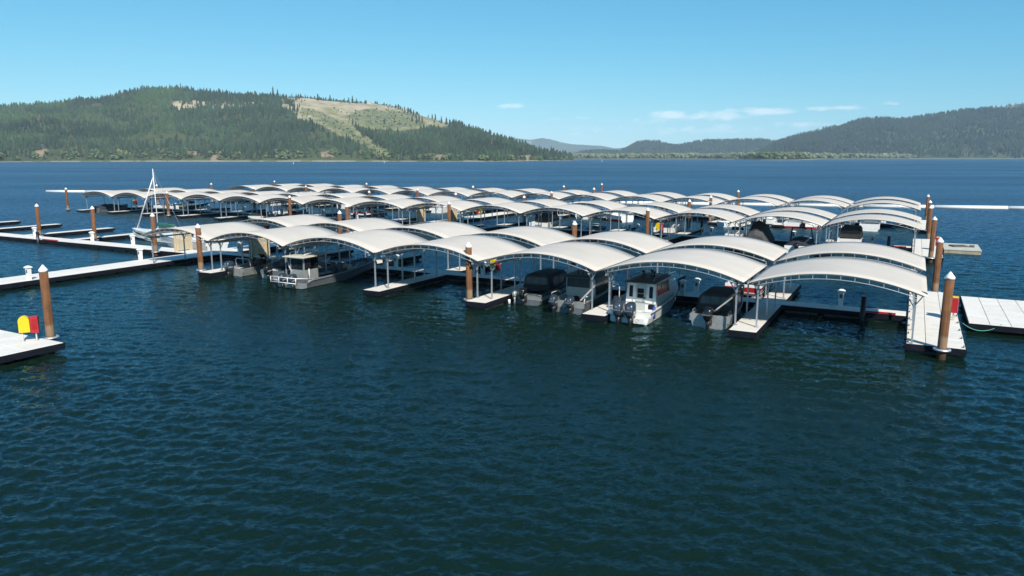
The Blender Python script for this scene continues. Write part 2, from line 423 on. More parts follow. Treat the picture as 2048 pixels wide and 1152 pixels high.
# ------------------------------------------------------------------ far shores: hills, forest, haze
def v_to_z(Y, v): return HC - Y * math.tan(PITCH + math.atan((v - CY) / F_PX))
def s_of_u(u): return (u - CX) / F_PX * math.cos(PITCH) * 1.0
class Hill:
    """terrain given by a shoreline, a crest line and a relief between them; sight column s = X/Y"""
    def __init__(h, ridge, ys, depth, seed, rough=.07, power=.92, tree=0.0):
        h.u = np.array([p[0] for p in ridge], float); h.v = np.array([p[1] for p in ridge], float)
        h.ysf = ys; h.depth = depth; h.seed = seed; h.rough = rough; h.power = power; h.tree = tree
        h.u0, h.u1 = h.u[0], h.u[-1]
    def col(h, u):
        s = s_of_u(u); ys = h.ysf(u); v = np.interp(u, h.u, h.v)
        yr = ys + h.depth * max(.12, min(1.0, (318 - v) / 100.0 + .15))
        zr = max(v_to_z(yr, v) - h.tree, .8)
        return s, ys, yr, zr
    def pt(h, u, t):
        s, ys, yr, zr = h.col(u)
        Y = ys + (yr - ys) * t
        X = s * Y
        if t <= 1: z = zr * (t ** h.power)
        else: z = zr * max(.0, 1 - (t - 1) * .8)
        n = fbm(X, Y, 260, h.seed) * .75 + fbm(X, Y, 90, h.seed + 5) * .25
        tt = min(t, 1.0)
        z += zr * h.rough * n * 2.2 * math.sin(PI * min(tt * .93, 1.0)) ** .8
        return X, Y, max(z, -.5) + .5 * min(1, t * 20)
    def img(h, P):
        X, Y, Z = P
        fw = Y * math.cos(PITCH) + (HC - Z) * math.sin(PITCH); dn = -Y * math.sin(PITCH) + (HC - Z) * math.cos(PITCH)
        return CX + X / fw * F_PX, CY + dn / fw * F_PX
    def find(h, u, v):
        lo, hi = 0.0, 1.0
        for _ in range(18):
            m = (lo + hi) / 2
            if h.img(h.pt(u, m))[1] > v: lo = m
            else: hi = m
        return h.pt(u, (lo + hi) / 2)
    def build(h, name, label, m, nu, ntt, colf=None, tmax=1.6):
        us = np.linspace(h.u0, h.u1, nu); ts = np.concatenate([np.linspace(0, 1, ntt), np.linspace(1.05, tmax, 6)])
        V = np.array([h.pt(u, t) for t in ts for u in us])
        n = nu; i0 = (np.arange(len(ts) - 1)[:, None] * n + np.arange(n - 1)[None, :]).ravel()
        Fq = np.stack([i0, i0 + 1, i0 + n + 1, i0 + n], 1)
        C = np.array([colf(p, h.img(p)) for p in V]) if colf else None
        ob = add_mesh_np(name, V, Fq, m, True, C)
        return tag(ob, label, 'hill', kind='structure')
def inpoly(x, y, P):
    c = False; j = len(P) - 1
    for i in range(len(P)):
        if (P[i][1] > y) != (P[j][1] > y) and x < (P[j][0] - P[i][0]) * (y - P[i][1]) / (P[j][1] - P[i][1]) + P[i][0]: c = not c
        j = i
    return c
def attr_mat(name, rough=.9, nscale=.05, var=.25, trans=False):
    m = bpy.data.materials.new(name); m.use_nodes = True; t = m.node_tree; p = t.nodes['Principled BSDF']
    p.inputs['Roughness'].default_value = rough; p.inputs['Specular IOR Level'].default_value = .15
    at = N(t, 'ShaderNodeVertexColor', layer_name='Col')
    tcn = N(t, 'ShaderNodeTexCoord')
    nz = N(t, 'ShaderNodeTexNoise', i_Scale=nscale, i_Detail=6.0, i_Roughness=.65)
    t.links.new(tcn.outputs['Object'], nz.inputs['Vector'])
    hs = N(t, 'ShaderNodeHueSaturation'); t.links.new(at.outputs[0], hs.inputs['Color'])
    t.links.new(MATH(t, 'ADD', MATH(t, 'MULTIPLY', MATH(t, 'SUBTRACT', nz.outputs[0], .5), var * 4), 1.0), hs.inputs['Value'])
    t.links.new(hs.outputs[0], p.inputs['Base Color'])
    return m
GROUND = attr_mat('hill_ground', nscale=.06, var=.22)
NEEDLE = attr_mat('conifer_foliage', nscale=.4, var=.25)
LEAFM = attr_mat('broadleaf_foliage', nscale=.3, var=.3)
BARK = mat('bark', (.07, .05, .035), .9)

MEADOW = [(562, 193), (640, 198), (700, 203), (760, 208), (805, 215), (838, 230), (870, 238), (905, 248), (890, 254), (862, 252), (845, 256), (800, 262), (770, 260),
          (730, 256), (704, 248), (718, 263), (738, 278), (758, 293), (778, 305), (770, 310), (750, 302), (730, 290), (700, 278), (672, 268), (655, 258),
          (632, 246), (600, 238), (578, 226), (562, 215)]
SHRUB = [(690, 224), (745, 217), (800, 221), (838, 234), (848, 252), (800, 256), (765, 257), (735, 250), (704, 240)]
GULLY = [(600, 212), (640, 222), (690, 250), (745, 292), (738, 296), (690, 266), (640, 240), (600, 224)]
PATCH = [(343, 203), (385, 200), (425, 205), (480, 207), (545, 205), (545, 213), (480, 216), (430, 218), (385, 215), (352, 221)]
BARE = [[(72, 302), (92, 297), (98, 312), (70, 313)], [(368, 303), (392, 302), (398, 310), (372, 312)], [(424, 310), (440, 309), (446, 320), (422, 321)],
        [(640, 304), (662, 302), (668, 314), (642, 315)], [(868, 310), (884, 309), (888, 319), (866, 320)], [(1040, 312), (1064, 309), (1066, 320), (1036, 321)]]
def in_meadow(u, v):
    du = 9 * mnoise.noise(Vector((u / 14, v / 7, 3.3))); dv = 4 * mnoise.noise(Vector((u / 14, v / 7, 8.1)))
    return inpoly(u + du, v + dv, MEADOW) or inpoly(u + du, v + dv, PATCH)
left = Hill([(-420, 232), (-200, 222), (0, 214), (60, 211), (130, 206), (200, 202), (235, 196), (262, 186), (300, 178), (350, 177), (400, 185), (470, 189), (560, 193), (640, 199),
             (700, 203), (760, 208), (805, 215), (838, 228), (880, 242), (915, 251), (950, 263), (1000, 280), (1060, 297), (1110, 309), (1140, 317.5), (1150, 320)],
            lambda u: float(np.interp(u, [-420, 0, 250, 700, 1000, 1150], [1330, 1345, 1480, 1480, 1500, 1990])), 800, 3.0, tree=2.0)
def left_col(P, uv):
    u, v = uv; X, Y, Z = P
    n = fbm(X, Y, 60, 9) * .5 + fbm(X, Y, 25, 19) * .4
    dry = np.array((.42, .345, .235)); grn = np.array((.20, .19, .09)); forest = np.array((.062, .075, .032)); earth = np.array((.25, .19, .12)); sh = np.array((.095, .125, .05))
    if any(inpoly(u, v, b) for b in BARE): return earth
    if Y < left.ysf(u) + 7: return np.array((.30, .28, .22)) if n > -.1 else np.array((.14, .17, .07))
    if in_meadow(u, v):
        k = min(1, max(0, .25 + (v - 205) / 75 + n * 1.1))
        c = dry * (1 - k) + grn * k
        ju, jv = u + 22 * n, v + 9 * fbm(X, Y, 40, 31)
        if inpoly(ju, jv, SHRUB) or inpoly(ju, jv, GULLY): c = c * .4 + sh * .6
        return c
    return forest * (1 + .4 * n)
left.build('hill', 'forested hill with a bare grassy top across the lake on the left', GROUND, 420, 90, left_col)

right = Hill([(1492, 317), (1520, 306), (1545, 292), (1570, 281), (1600, 273), (1640, 267), (1675, 257), (1700, 246), (1730, 239), (1770, 237), (1790, 240), (1830, 235),
              (1880, 228), (1930, 222), (1985, 219), (2048, 217), (2200, 215), (2500, 225)], lambda u: 3450.0, 1100, 31.0, tree=3.0)
def right_col(P, uv):
    n = fbm(P[0], P[1], 80, 4)
    return np.array((.055, .072, .034)) * (1 + .4 * n)
right.build('hill', 'dark green forested hill across the lake on the right', GROUND, 160, 60, right_col)
rback = Hill([(1500, 300), (1545, 288), (1600, 270), (1640, 260), (1665, 256), (1720, 258), (1800, 250), (1900, 225), (1985, 214), (2020, 208), (2048, 205), (2150, 208), (2400, 222), (2600, 232)],
             lambda u: 4400.0, 1000, 41.0, tree=2.0)
def rback_col(P, uv):
    u, v = uv
    if u > 1980 and v < 220 and fbm(P[0], P[1], 150, 2) > -.15: return np.array((.26, .22, .14))
    return np.array((.055, .07, .036))
rback.build('hill', 'farther ridge with a brownish top rising behind the right hill', GROUND, 140, 30, rback_col)
mid = Hill([(1130, 316), (1165, 307), (1190, 304), (1240, 305), (1258, 297), (1272, 288), (1290, 285), (1315, 285), (1335, 291), (1352, 294), (1380, 288), (1410, 283), (1450, 283),
            (1490, 281), (1520, 281), (1545, 285), (1620, 292)], lambda u: 4600.0, 1300, 51.0, tree=3.0)
mid.build('hill', 'two low wooded knolls beyond the far end of the lake', GROUND, 140, 40, right_col)
far = Hill([(880, 300), (950, 288), (1010, 275), (1040, 277), (1062, 279), (1085, 276), (1110, 281), (1140, 288), (1180, 291), (1205, 292), (1230, 297), (1262, 294), (1300, 295), (1400, 297), (1520, 300)],
           lambda u: 8600.0, 2200, 61.0, tree=0.0)
def far_col(P, uv):
    n = fbm(P[0], P[1], 300, 14)
    return np.array((.20, .19, .12)) if (n > .28 and uv[1] < 287) else np.array((.055, .07, .036)) * (1 + .3 * n)
far.build('hill', 'hazy blue ridge farthest off in the valley gap', GROUND, 160, 50, far_col)

# low wooded flats at the head of the lake
def flat_y(u): return float(np.interp(u, [1120, 1200, 1400, 1470, 1510, 1530, 1600, 1640, 1800, 2300], [2900, 2940, 2940, 2700, 2150, 2080, 2080, 2900, 3300, 3300]))
us = np.linspace(1120, 2300, 120)
Vf = np.array([(s_of_u(u) * y, y, z) for k, (dy, z) in enumerate(((-12, -.5), (0, .9), (60, 1.5), (2700, 2.0))) for u in us for y in (flat_y(u) + dy,)])
i0 = (np.arange(3)[:, None] * 120 + np.arange(119)[None, :]).ravel()
fl = add_mesh_np('shore_flats', Vf, np.stack([i0, i0 + 1, i0 + 121, i0 + 120], 1), GROUND, True,
                 np.array([(.30, .28, .20) if j < 240 else (.10, .13, .05) for j in range(480)]))
tag(fl, 'low grassy shore flats at the head of the lake', 'shore', kind='structure')

# ---- tree prototypes (unit height, base at origin)
def conifer_proto(tiers, sides, seed, rad=.2, trunk=True):
    g = random.Random(seed); V = []; Fc = []
    def ringed(z0, r, z1, r1, jag):
        o = len(V); a0 = g.random() * 6
        for i in range(sides * 2):
            a = a0 + PI * i / sides; q = r * ((1.15 if i % 2 == 0 else .62) + g.uniform(-.15, .15) * jag)
            V.append((q * math.cos(a), q * math.sin(a), z0 + (0 if i % 2 == 0 else .035) + g.uniform(-.012, .012)))
        V.append((g.uniform(-.01, .01), g.uniform(-.01, .01), z1))
        n = sides * 2
        for i in range(n): Fc.append((o + i, o + (i + 1) % n, o + n))
    for k in range(tiers):
        f = k / tiers
        z0 = .12 + .80 * f ** .95; r = rad * (1 - f) ** .8 + .018
        ringed(z0, r * g.uniform(.82, 1.12), min(1.0, z0 + (.92 / tiers) * 1.75), 0, 1)
    V = np.array(V); V[:, 2] /= V[:, 2].max()
    if trunk:
        o = len(V)
        V = np.concatenate([V, [(.018, 0, -.03), (-.009, .016, -.03), (-.009, -.016, -.03), (0, 0, .5)]])
        Fc += [(o, o + 1, o + 3), (o + 1, o + 2, o + 3), (o + 2, o, o + 3)]
    return V, np.array(Fc)
def ico():
    t = (1 + 5 ** .5) / 2
    V = np.array([(-1, t, 0), (1, t, 0), (-1, -t, 0), (1, -t, 0), (0, -1, t), (0, 1, t), (0, -1, -t), (0, 1, -t), (t, 0, -1), (t, 0, 1), (-t, 0, -1), (-t, 0, 1)], float)
    V /= np.linalg.norm(V[0])
    Fc = np.array([(0, 11, 5), (0, 5, 1), (0, 1, 7), (0, 7, 10), (0, 10, 11), (1, 5, 9), (5, 11, 4), (11, 10, 2), (10, 7, 6), (7, 1, 8), (3, 9, 4), (3, 4, 2), (3, 2, 6), (3, 6, 8), (3, 8, 9),
                   (4, 9, 5), (2, 4, 11), (6, 2, 10), (8, 6, 7), (9, 8, 1)])
    return V, Fc
IV, IF = ico()
def broadleaf_proto(seed, n=11):
    g = np.random.default_rng(seed); Vs = []; Fs = []; o = 0
    for k in range(n):
        a = g.random() * 2 * PI; q = .3 * math.sqrt(g.random()); z = .22 + .62 * g.random()
        r = (.12 + .1 * g.random()) * (1.1 - .5 * abs(z - .5))
        P = IV * r * (1 + g.normal(0, .18, (12, 1))) * np.array((1.15, 1.15, .85))
        P += (q * math.cos(a), q * math.sin(a), z)
        Vs.append(P); Fs.append(IF + o); o += 12
    V = np.concatenate(Vs); V[:, 2] /= V[:, 2].max()
    return V, np.concatenate(Fs)
CON = [conifer_proto(5, 4, s, .17 + .035 * (s % 3)) for s in range(6)]
CONS = [conifer_proto(3, 3, 30 + s, .2, False) for s in range(4)]
BRO = [broadleaf_proto(50 + s, 8) for s in range(5)]
def scatter(name, label, cat, protos, P, Hh, Wd, Cc, m, smooth=False):
    P = np.asarray(P, float); Hh = np.asarray(Hh); Wd = np.asarray(Wd); Cc = np.asarray(Cc)
    which = rng.integers(0, len(protos), len(P)); rot = rng.random(len(P)) * 2 * PI
    Vs, Fs, Cs = [], [], []; o = 0
    for k, (pv, pf) in enumerate(protos):
        I = np.where(which == k)[0]
        if len(I) == 0: continue
        c, s = np.cos(rot[I])[:, None], np.sin(rot[I])[:, None]
        x = (pv[None, :, 0] * c - pv[None, :, 1] * s) * (Hh[I] * Wd[I])[:, None] + P[I, 0][:, None]
        y = (pv[None, :, 0] * s + pv[None, :, 1] * c) * (Hh[I] * Wd[I])[:, None] + P[I, 1][:, None]
        z = pv[None, :, 2] * Hh[I][:, None] + P[I, 2][:, None]
        Vs.append(np.stack([x, y, z], -1).reshape(-1, 3))
        Fs.append((pf[None] + (np.arange(len(I)) * len(pv))[:, None, None]).reshape(-1, 3) + o)
        Cs.append(np.repeat(Cc[I], len(pv), 0)); o += len(I) * len(pv)
    ob = add_mesh_np(name, np.concatenate(Vs), np.concatenate(Fs), m, smooth, np.concatenate(Cs))
    return tag(ob, label, cat, kind='stuff')
def con_col(k=1.0):
    c = np.array((.033, .053, .031)) * rng.uniform(.72, 1.3) * k
    if rng.random() < .25: c = c * np.array((1.2, 1.32, .95))
    if rng.random() < .006: c = np.array((.12, .08, .05))
    return c

# left hill: forest (conifers), broadleaf fringe, shrubs on the meadow
P, Hh, Wd, Cc = [], [], [], []
cnt = 0
while cnt < 23000:
    u = rng.uniform(-330, 1146); t = rng.random() ** .85
    if t < .015: continue
    s_, ys_, yr_, zr_ = left.col(u)
    if rng.random() > (ys_ + (yr_ - ys_) * t) * (yr_ - ys_) / 1.9e6 + .25: continue
    p = left.pt(u, t * 1.06); uu, vv = left.img(p)
    cnt += 1
    if in_meadow(uu, vv):
        if rng.random() > (.5 if uu < 556 else (.42 - (uu - 556) * .007 if uu < 612 else .03)): continue
    if uu > 590 and (in_meadow(uu, vv - 6) or (in_meadow(uu, vv - 12) and rng.random() < .6)): continue
    if any(inpoly(uu, vv, b) for b in BARE): continue
    if 560 < uu < 905 and t > .9 and rng.random() < (uu - 560) / 45: continue
    # clearings by noise
    cl = fbm(p[0], p[1], 120, 77)
    if cl > .33 and rng.random() < .65: continue
    h = (rng.uniform(8, 16) if rng.random() < .78 else rng.uniform(14, 23)) * (1.0 if uu > 330 else .85)
    hz = fbm(p[0], p[1], 180, 42)
    k = 1 + .45 * hz
    c = con_col(k)
    if uu < 350 and vv < 285 and hz > -.1: c = c * np.array((1.22, 1.32, 1.0)); h *= .8
    P.append((p[0], p[1], p[2] - .6)); Hh.append(h); Wd.append(rng.uniform(.8, 1.25)); Cc.append(c)
for i in range(420):
    u = rng.uniform(562, 730) if i < 330 else rng.uniform(730, 840)
    p = left.pt(u, rng.uniform(1.015, 1.07))
    P.append((p[0], p[1], p[2] - .6)); Hh.append(rng.uniform(7, 15)); Wd.append(rng.uniform(.9, 1.4)); Cc.append(con_col(.9))
scatter('conifer_forest', 'dense dark conifer forest covering the left hill slopes', 'forest', CON, P, Hh, Wd, Cc, NEEDLE)
P, Hh, Wd, Cc = [], [], [], []
for i in range(520):
    u = rng.uniform(-330, 1142); t = rng.uniform(.012, .07)
    if fbm(u, 0, 60, 8) < -.08 and rng.random() < .8: continue
    p = left.pt(u, t)
    P.append((p[0], p[1], p[2] - .4)); Hh.append(rng.uniform(4, 12)); Wd.append(rng.uniform(.9, 1.4))
    Cc.append(np.array((.095, .125, .055)) * rng.uniform(.6, 1.5) * (np.array((1.35, 1.1, 1.0)) if rng.random() < .2 else 1))
scatter('shore_bushes', 'pale green broadleaf bushes fringing the left shore', 'bushes', BRO, P, Hh, Wd, Cc, LEAFM)
P, Hh, Wd, Cc = [], [], [], []
for i in range(2600):
    u = rng.uniform(562, 905); v = rng.uniform(195, 308)
    if not inpoly(u, v, MEADOW): continue
    ju, jv = u + 14 * mnoise.noise(Vector((u / 20, v / 9, 1.0))), v + 7 * mnoise.noise(Vector((u / 20, v / 9, 5.0)))
    dens = .25 + .75 * (mnoise.noise(Vector((u / 9, v / 6, 2.0))) > -.1) if inpoly(ju, jv, SHRUB) else (.7 if inpoly(ju, jv, GULLY) else .10)
    if rng.random() > dens: continue
    p = left.find(u, v)
    P.append((p[0], p[1], p[2] - .3)); Hh.append(rng.uniform(1.5, 4.5)); Wd.append(rng.uniform(1.1, 1.7)); Cc.append(np.array((.07, .095, .038)) * rng.uniform(.7, 1.4))
scatter('hillside_shrubs', 'low green shrubs patching the grassy slope of the left hill', 'shrubs', BRO[:3], P, Hh, Wd, Cc, LEAFM)
# right hill and farther hills
P, Hh, Wd, Cc = [], [], [], []
for i in range(13500):
    u = rng.uniform(1495, 2330); t = rng.random() ** .8 * 1.05
    p = right.pt(u, t)
    k = 1 + .5 * fbm(p[0], p[1], 220, 21)
    P.append((p[0], p[1], p[2] - .8)); Hh.append(rng.uniform(14, 30)); Wd.append(rng.uniform(.9, 1.4)); Cc.append(con_col(k * .68))
for i in range(4200):
    u = rng.uniform(1140, 1615); t = rng.random() ** .7 * 1.04
    p = mid.pt(u, t)
    P.append((p[0], p[1], p[2] - .8)); Hh.append(rng.uniform(18, 30)); Wd.append(rng.uniform(1.1, 1.8)); Cc.append(con_col(.65))
for i in range(2600):
    u = rng.uniform(1520, 2300); t = rng.uniform(.6, 1.03)
    p = rback.pt(u, t); uu, vv = rback.img(p)
    if uu > 1985 and vv < 224 and rng.random() < .8: continue
    P.append((p[0], p[1], p[2] - .8)); Hh.append(rng.uniform(18, 30)); Wd.append(rng.uniform(1.1, 1.8)); Cc.append(con_col(.9))
scatter('conifer_forest', 'dark conifer forest covering the right hill and the knolls beyond', 'forest', CONS, P, Hh, Wd, Cc, NEEDLE)
P, Hh, Wd, Cc = [], [], [], []
for i in range(1500):
    u = rng.uniform(1135, 1830)
    d = rng.random() ** 1.3 * 260
    y = flat_y(u) + 12 + d
    if 1500 < u < 1620: h = rng.uniform(14, 24)
    else: h = rng.uniform(12, 24) * (1 + .25 * fbm(u, 3, 40, 5))
    if u > 1640 and rng.random() < .35: continue
    P.append((s_of_u(u) * y, y, .8)); Hh.append(h); Wd.append(rng.uniform(.9, 1.35))
    base = np.array((.135, .155, .085)) if not (1515 < u < 1560) else np.array((.07, .10, .04))
    Cc.append(base * rng.uniform(.65, 1.45))
scatter('lakehead_trees', 'pale cottonwoods lining the low shore at the head of the lake', 'trees', BRO, P, Hh, Wd, Cc, LEAFM)

# lone conifers one can pick out on the grassy crest and slope: trunk + crown each
LONE_MESH = []
for s in range(5):
    pv, pf = conifer_proto(9, 6, 200 + s, .15 + .02 * (s % 3), False)
    me = bpy.data.meshes.new('crown'); me.from_pydata([tuple(p) for p in pv], [], [tuple(int(i) for i in f) for f in pf])
    at = me.color_attributes.new('Col', 'FLOAT_COLOR', 'POINT')
    g = np.ones((len(pv), 4), np.float32); g[:, :3] = np.array((.036, .055, .026)) * (.8 + .1 * s); at.data.foreach_set('color', g.ravel())
    me.materials.append(NEEDLE); LONE_MESH.append(me)
trk = MB().cyl((0, 0, -.05), (0, 0, .8), .016, .005, 6).mesh('trunk'); trk.materials.append(BARK)
LONE = [(553, 193, 22), (562, 196, 18), (590, 195, 9), (607, 196, 9), (616, 196, 8), (644, 199, 9), (657, 201, 8), (665, 202, 13), (672, 201, 6), (693, 205, 10), (702, 206, 12), (709, 206, 15),
        (717, 207, 11), (735, 208, 9), (781, 214, 6), (794, 217, 9), (799, 219, 9), (803, 220, 9), (807, 222, 8), (812, 226, 12), (818, 228, 14), (824, 229, 14), (829, 231, 12), (834, 236, 13),
        (840, 244, 16), (846, 247, 15), (835, 247, 14), (826, 243, 12), (858, 236, 8), (866, 239, 12), (872, 241, 14), (884, 247, 15), (894, 250, 16), (900, 252, 14), (906, 254, 13), (915, 258, 14),
        (925, 262, 14), (931, 265, 16), (594, 214, 12), (604, 215, 9), (593, 222, 12), (600, 224, 16), (598, 231, 12), (615, 246, 9), (585, 236, 26), (636, 255, 12), (625, 258, 8), (645, 264, 9),
        (759, 306, 9), (767, 309, 8), (752, 304, 8), (747, 312, 10), (870, 246, 8), (702, 241, 8), (771, 249, 14), (708, 249, 13), (714, 254, 13), (410, 212, 14), (425, 216, 16), (392, 209, 10),
        (500, 212, 20), (520, 213, 22), (540, 214, 20), (470, 212, 16), (449, 210, 16)]
for i, (u, v, hp) in enumerate(LONE):
    p = left.find(u, min(v, 321))
    h = hp * p[1] / F_PX
    crest = v < np.interp(u, left.u, left.v) + 9
    t = thing('conifer_tree', 'dark conifer standing out on the bare crest of the left hill' if crest else 'dark conifer standing alone on the grassy slope of the left hill',
              'tree', (p[0], p[1], p[2] - .4), rz=i * 1.7, group='lone conifers on the grassy hilltop' if crest else 'lone conifers on the grassy slope')
    t.scale = (h * rng.uniform(.9, 1.3), h * rng.uniform(.9, 1.3), h)
    link('crown', LONE_MESH[i % 5], t); link('trunk', trk, t)
# a house on the crest and a cabin low on the slope
def house(u, v, w, label, wallm, roofm):
    p = left.find(u, v); t = thing('house', label, 'house', p, rz=.2)
    MB().box(-w / 2, w / 2, -3.5, 3.5, -1.5, 3.4).build('wall', wallm, t)
    MB().prism([(-w / 2 - .6, 3.4), (w / 2 + .6, 3.4), (0, 6.0)], -4.1, 4.1).build('roof', roofm, t)
    for k in (-.25, .25):
        MB().box(k * w - .8, k * w + .8, -3.56, -3.48, 1, 2.4).build('window', GLASS, t)
house(742, 206, 14, 'small tan house on the grassy crest of the left hill', BEIGE, OLDW)
house(86, 294, 11, 'dark cabin above a bare bank low on the left hill', GREYD, GREYD)

# channel markers far out on the water
for (u, v, c, lab) in ((586, 328, WHITE, 'white channel marker far out below the left hill'), (652, 328, ORANGE, 'orange channel marker far out below the grassy slope'),
                       (768, 326, WHITE, 'small white marker buoy far out below the grassy gully'), (1204, 323.5, WHITE, 'white marker buoy far out near the head of the lake')):
    y = HC / math.tan(PITCH + math.atan((v - CY) / F_PX))
    t = thing('channel_marker', lab, 'buoy', (s_of_u(u) * y, y, 0), 0, 'channel markers on the open lake')
    k = y / 1000
    MB().cyl((0, 0, -.5), (0, 0, .6), .55 * k, .45 * k, 10).build('float', c, t)
    MB().cyl((0, 0, .6), (0, 0, 2.6 * k), .22 * k, .18 * k, 8).build('mast', c, t)

# ------------------------------------------------------------------ haze
def build_haze():
    m = bpy.data.materials.new('haze'); m.use_nodes = True; t = m.node_tree; t.nodes.clear()
    o = N(t, 'ShaderNodeOutputMaterial'); pv = N(t, 'ShaderNodeVolumePrincipled')
    pv.inputs['Color'].default_value = (.58, .80, 1.0, 1); pv.inputs['Density'].default_value = HAZE_D; pv.inputs['Anisotropy'].default_value = -.25
    t.links.new(pv.outputs[0], o.inputs['Volume'])
    mb = MB().box(-9500, 9500, -9500, 13500, -2.0, 470)
    ob = mb.build('haze', m); tag(ob, 'thin blue summer haze over the lake and hills', 'haze', kind='stuff')
HAZE_D = 0.62e-4
build_haze()

# ================================================================== MARINA
DZ = 0.50                                   # deck height above the water
_panel = {}
def panel_mesh(w, d):
    k = (round(w, 3), round(d, 3))
    if k not in _panel:
        g = .011; c = .012; x, y = w / 2 - g, d / 2 - g
        mb = MB()
        mb.loft([[(-x, -y, -.04), (x, -y, -.04), (x, y, -.04), (-x, y, -.04)], [(-x, -y, -c), (x, -y, -c), (x, y, -c), (-x, y, -c)],
                 [(-x + c, -y + c, 0), (x - c, -y + c, 0), (x - c, y - c, 0), (-x + c, y - c, 0)]], True, True, True, smooth=False)
        me = mb.mesh('deck_panel'); me.materials.append(DECK); _panel[k] = me
    return _panel[k]
_float = {}
def dock(name, label, cat, a0, a1, b0, b1, na=1, nb=1, group=None, skip=(), floats=True, cleats=0, rot=0.0):
    """floating dock between a0<a1 and b0<b1 with na x nb deck panels"""
    w, d = a1 - a0, b1 - b0
    t = thing(name, label, cat, W((a0 + a1) / 2, (b0 + b1) / 2, 0), -TH + rot, group)
    pw, pd = (w - .08) / na, (d - .08) / nb
    for i in range(na):
        for j in range(nb):
            if (i, j) in skip: continue
            link('deck_panel', panel_mesh(pw, pd), t, (-w / 2 + .04 + pw * (i + .5), -d / 2 + .04 + pd * (j + .5), DZ + random.uniform(-.003, .003)))
    MB().box(-w / 2 + .05, w / 2 - .05, -d / 2 + .05, d / 2 - .05, .36 if skip else .40, DZ - .045).build('deck_frame', SEAM, t)
    fm = MB()
    fm.box(-w / 2, w / 2, -d / 2, -d / 2 + .04, .16, DZ - .012); fm.box(-w / 2, w / 2, d / 2 - .04, d / 2, .16, DZ - .012)
    fm.box(-w / 2, -w / 2 + .04, -d / 2 + .04, d / 2 - .04, .16, DZ - .012); fm.box(w / 2 - .04, w / 2, -d / 2 + .04, d / 2 - .04, .16, DZ - .012)
    fm.build('fascia', FASCIA, t)
    if floats:
        lw, ld = (w, d) if w > d else (d, w)
        n = max(1, int(lw / 2.4)); st = lw / n
        sw = min(ld - .25, 2.6)
        key = (round(st, 2), round(sw, 2), w > d)
        if key not in _float:
            x, y = (st / 2 - .2, sw / 2) if w > d else (sw / 2, st / 2 - .2)
            mb = MB().loft([[(-x * .93, -y * .93, -.35), (x * .93, -y * .93, -.35), (x * .93, y * .93, -.35), (-x * .93, y * .93, -.35)], [(-x, -y, .16), (x, -y, .16), (x, y, .16), (-x, y, .16)],
                            [(-x, -y, .40), (x, -y, .40), (x, y, .40), (-x, y, .40)]], True, True, True, False)
            me = mb.mesh('float'); me.materials.append(FLOATM); _float[key] = me
        for i in range(n):
            q = -lw / 2 + st * (i + .5)
            link('float', _float[key], t, (q, 0, 0) if w > d else (0, q, 0))
    for i in range(cleats):
        for sx in (-1, 1):
            y = -d / 2 + .35 + (d - .7) * i / (cleats - 1)
            cl = MB().bar((sx * (w / 2 - .12), y - .13, DZ + .07), (sx * (w / 2 - .12), y + .13, DZ + .07), .035).box(sx * (w / 2 - .12) - .03, sx * (w / 2 - .12) + .03, y - .05, y + .05, DZ, DZ + .06)
            cl.build('cleat', GREYD, t)
    return t

VA = [-.1, 8.84, 17.7, 26.1, 34.9, 43.9, 52.5, 61.4]
VB = [0, 8.85, 17.75, 26.3, 35, 43.4, 52, 61.3, 70.5, 79.4, 88.1, 97, 106, 115.2, 124.2, 133.3]
VC = [0, 9, 17.8, 26.5, 35, 43.6, 52, 60.8, 69.5, 78, 86.7, 95.5, 104.2, 112.8, 121.7, 130.5]
ROWS = [('front', 0.0, VA), ('middle', 38.5, VB), ('far', 68.3, VC)]
WK0, WK1 = 8.4, 10.0                         # walkway strip within a row
Y0F, Y1F, Y0B, Y1B = .35, 7.75, 10.1, 17.05  # roof depth ranges

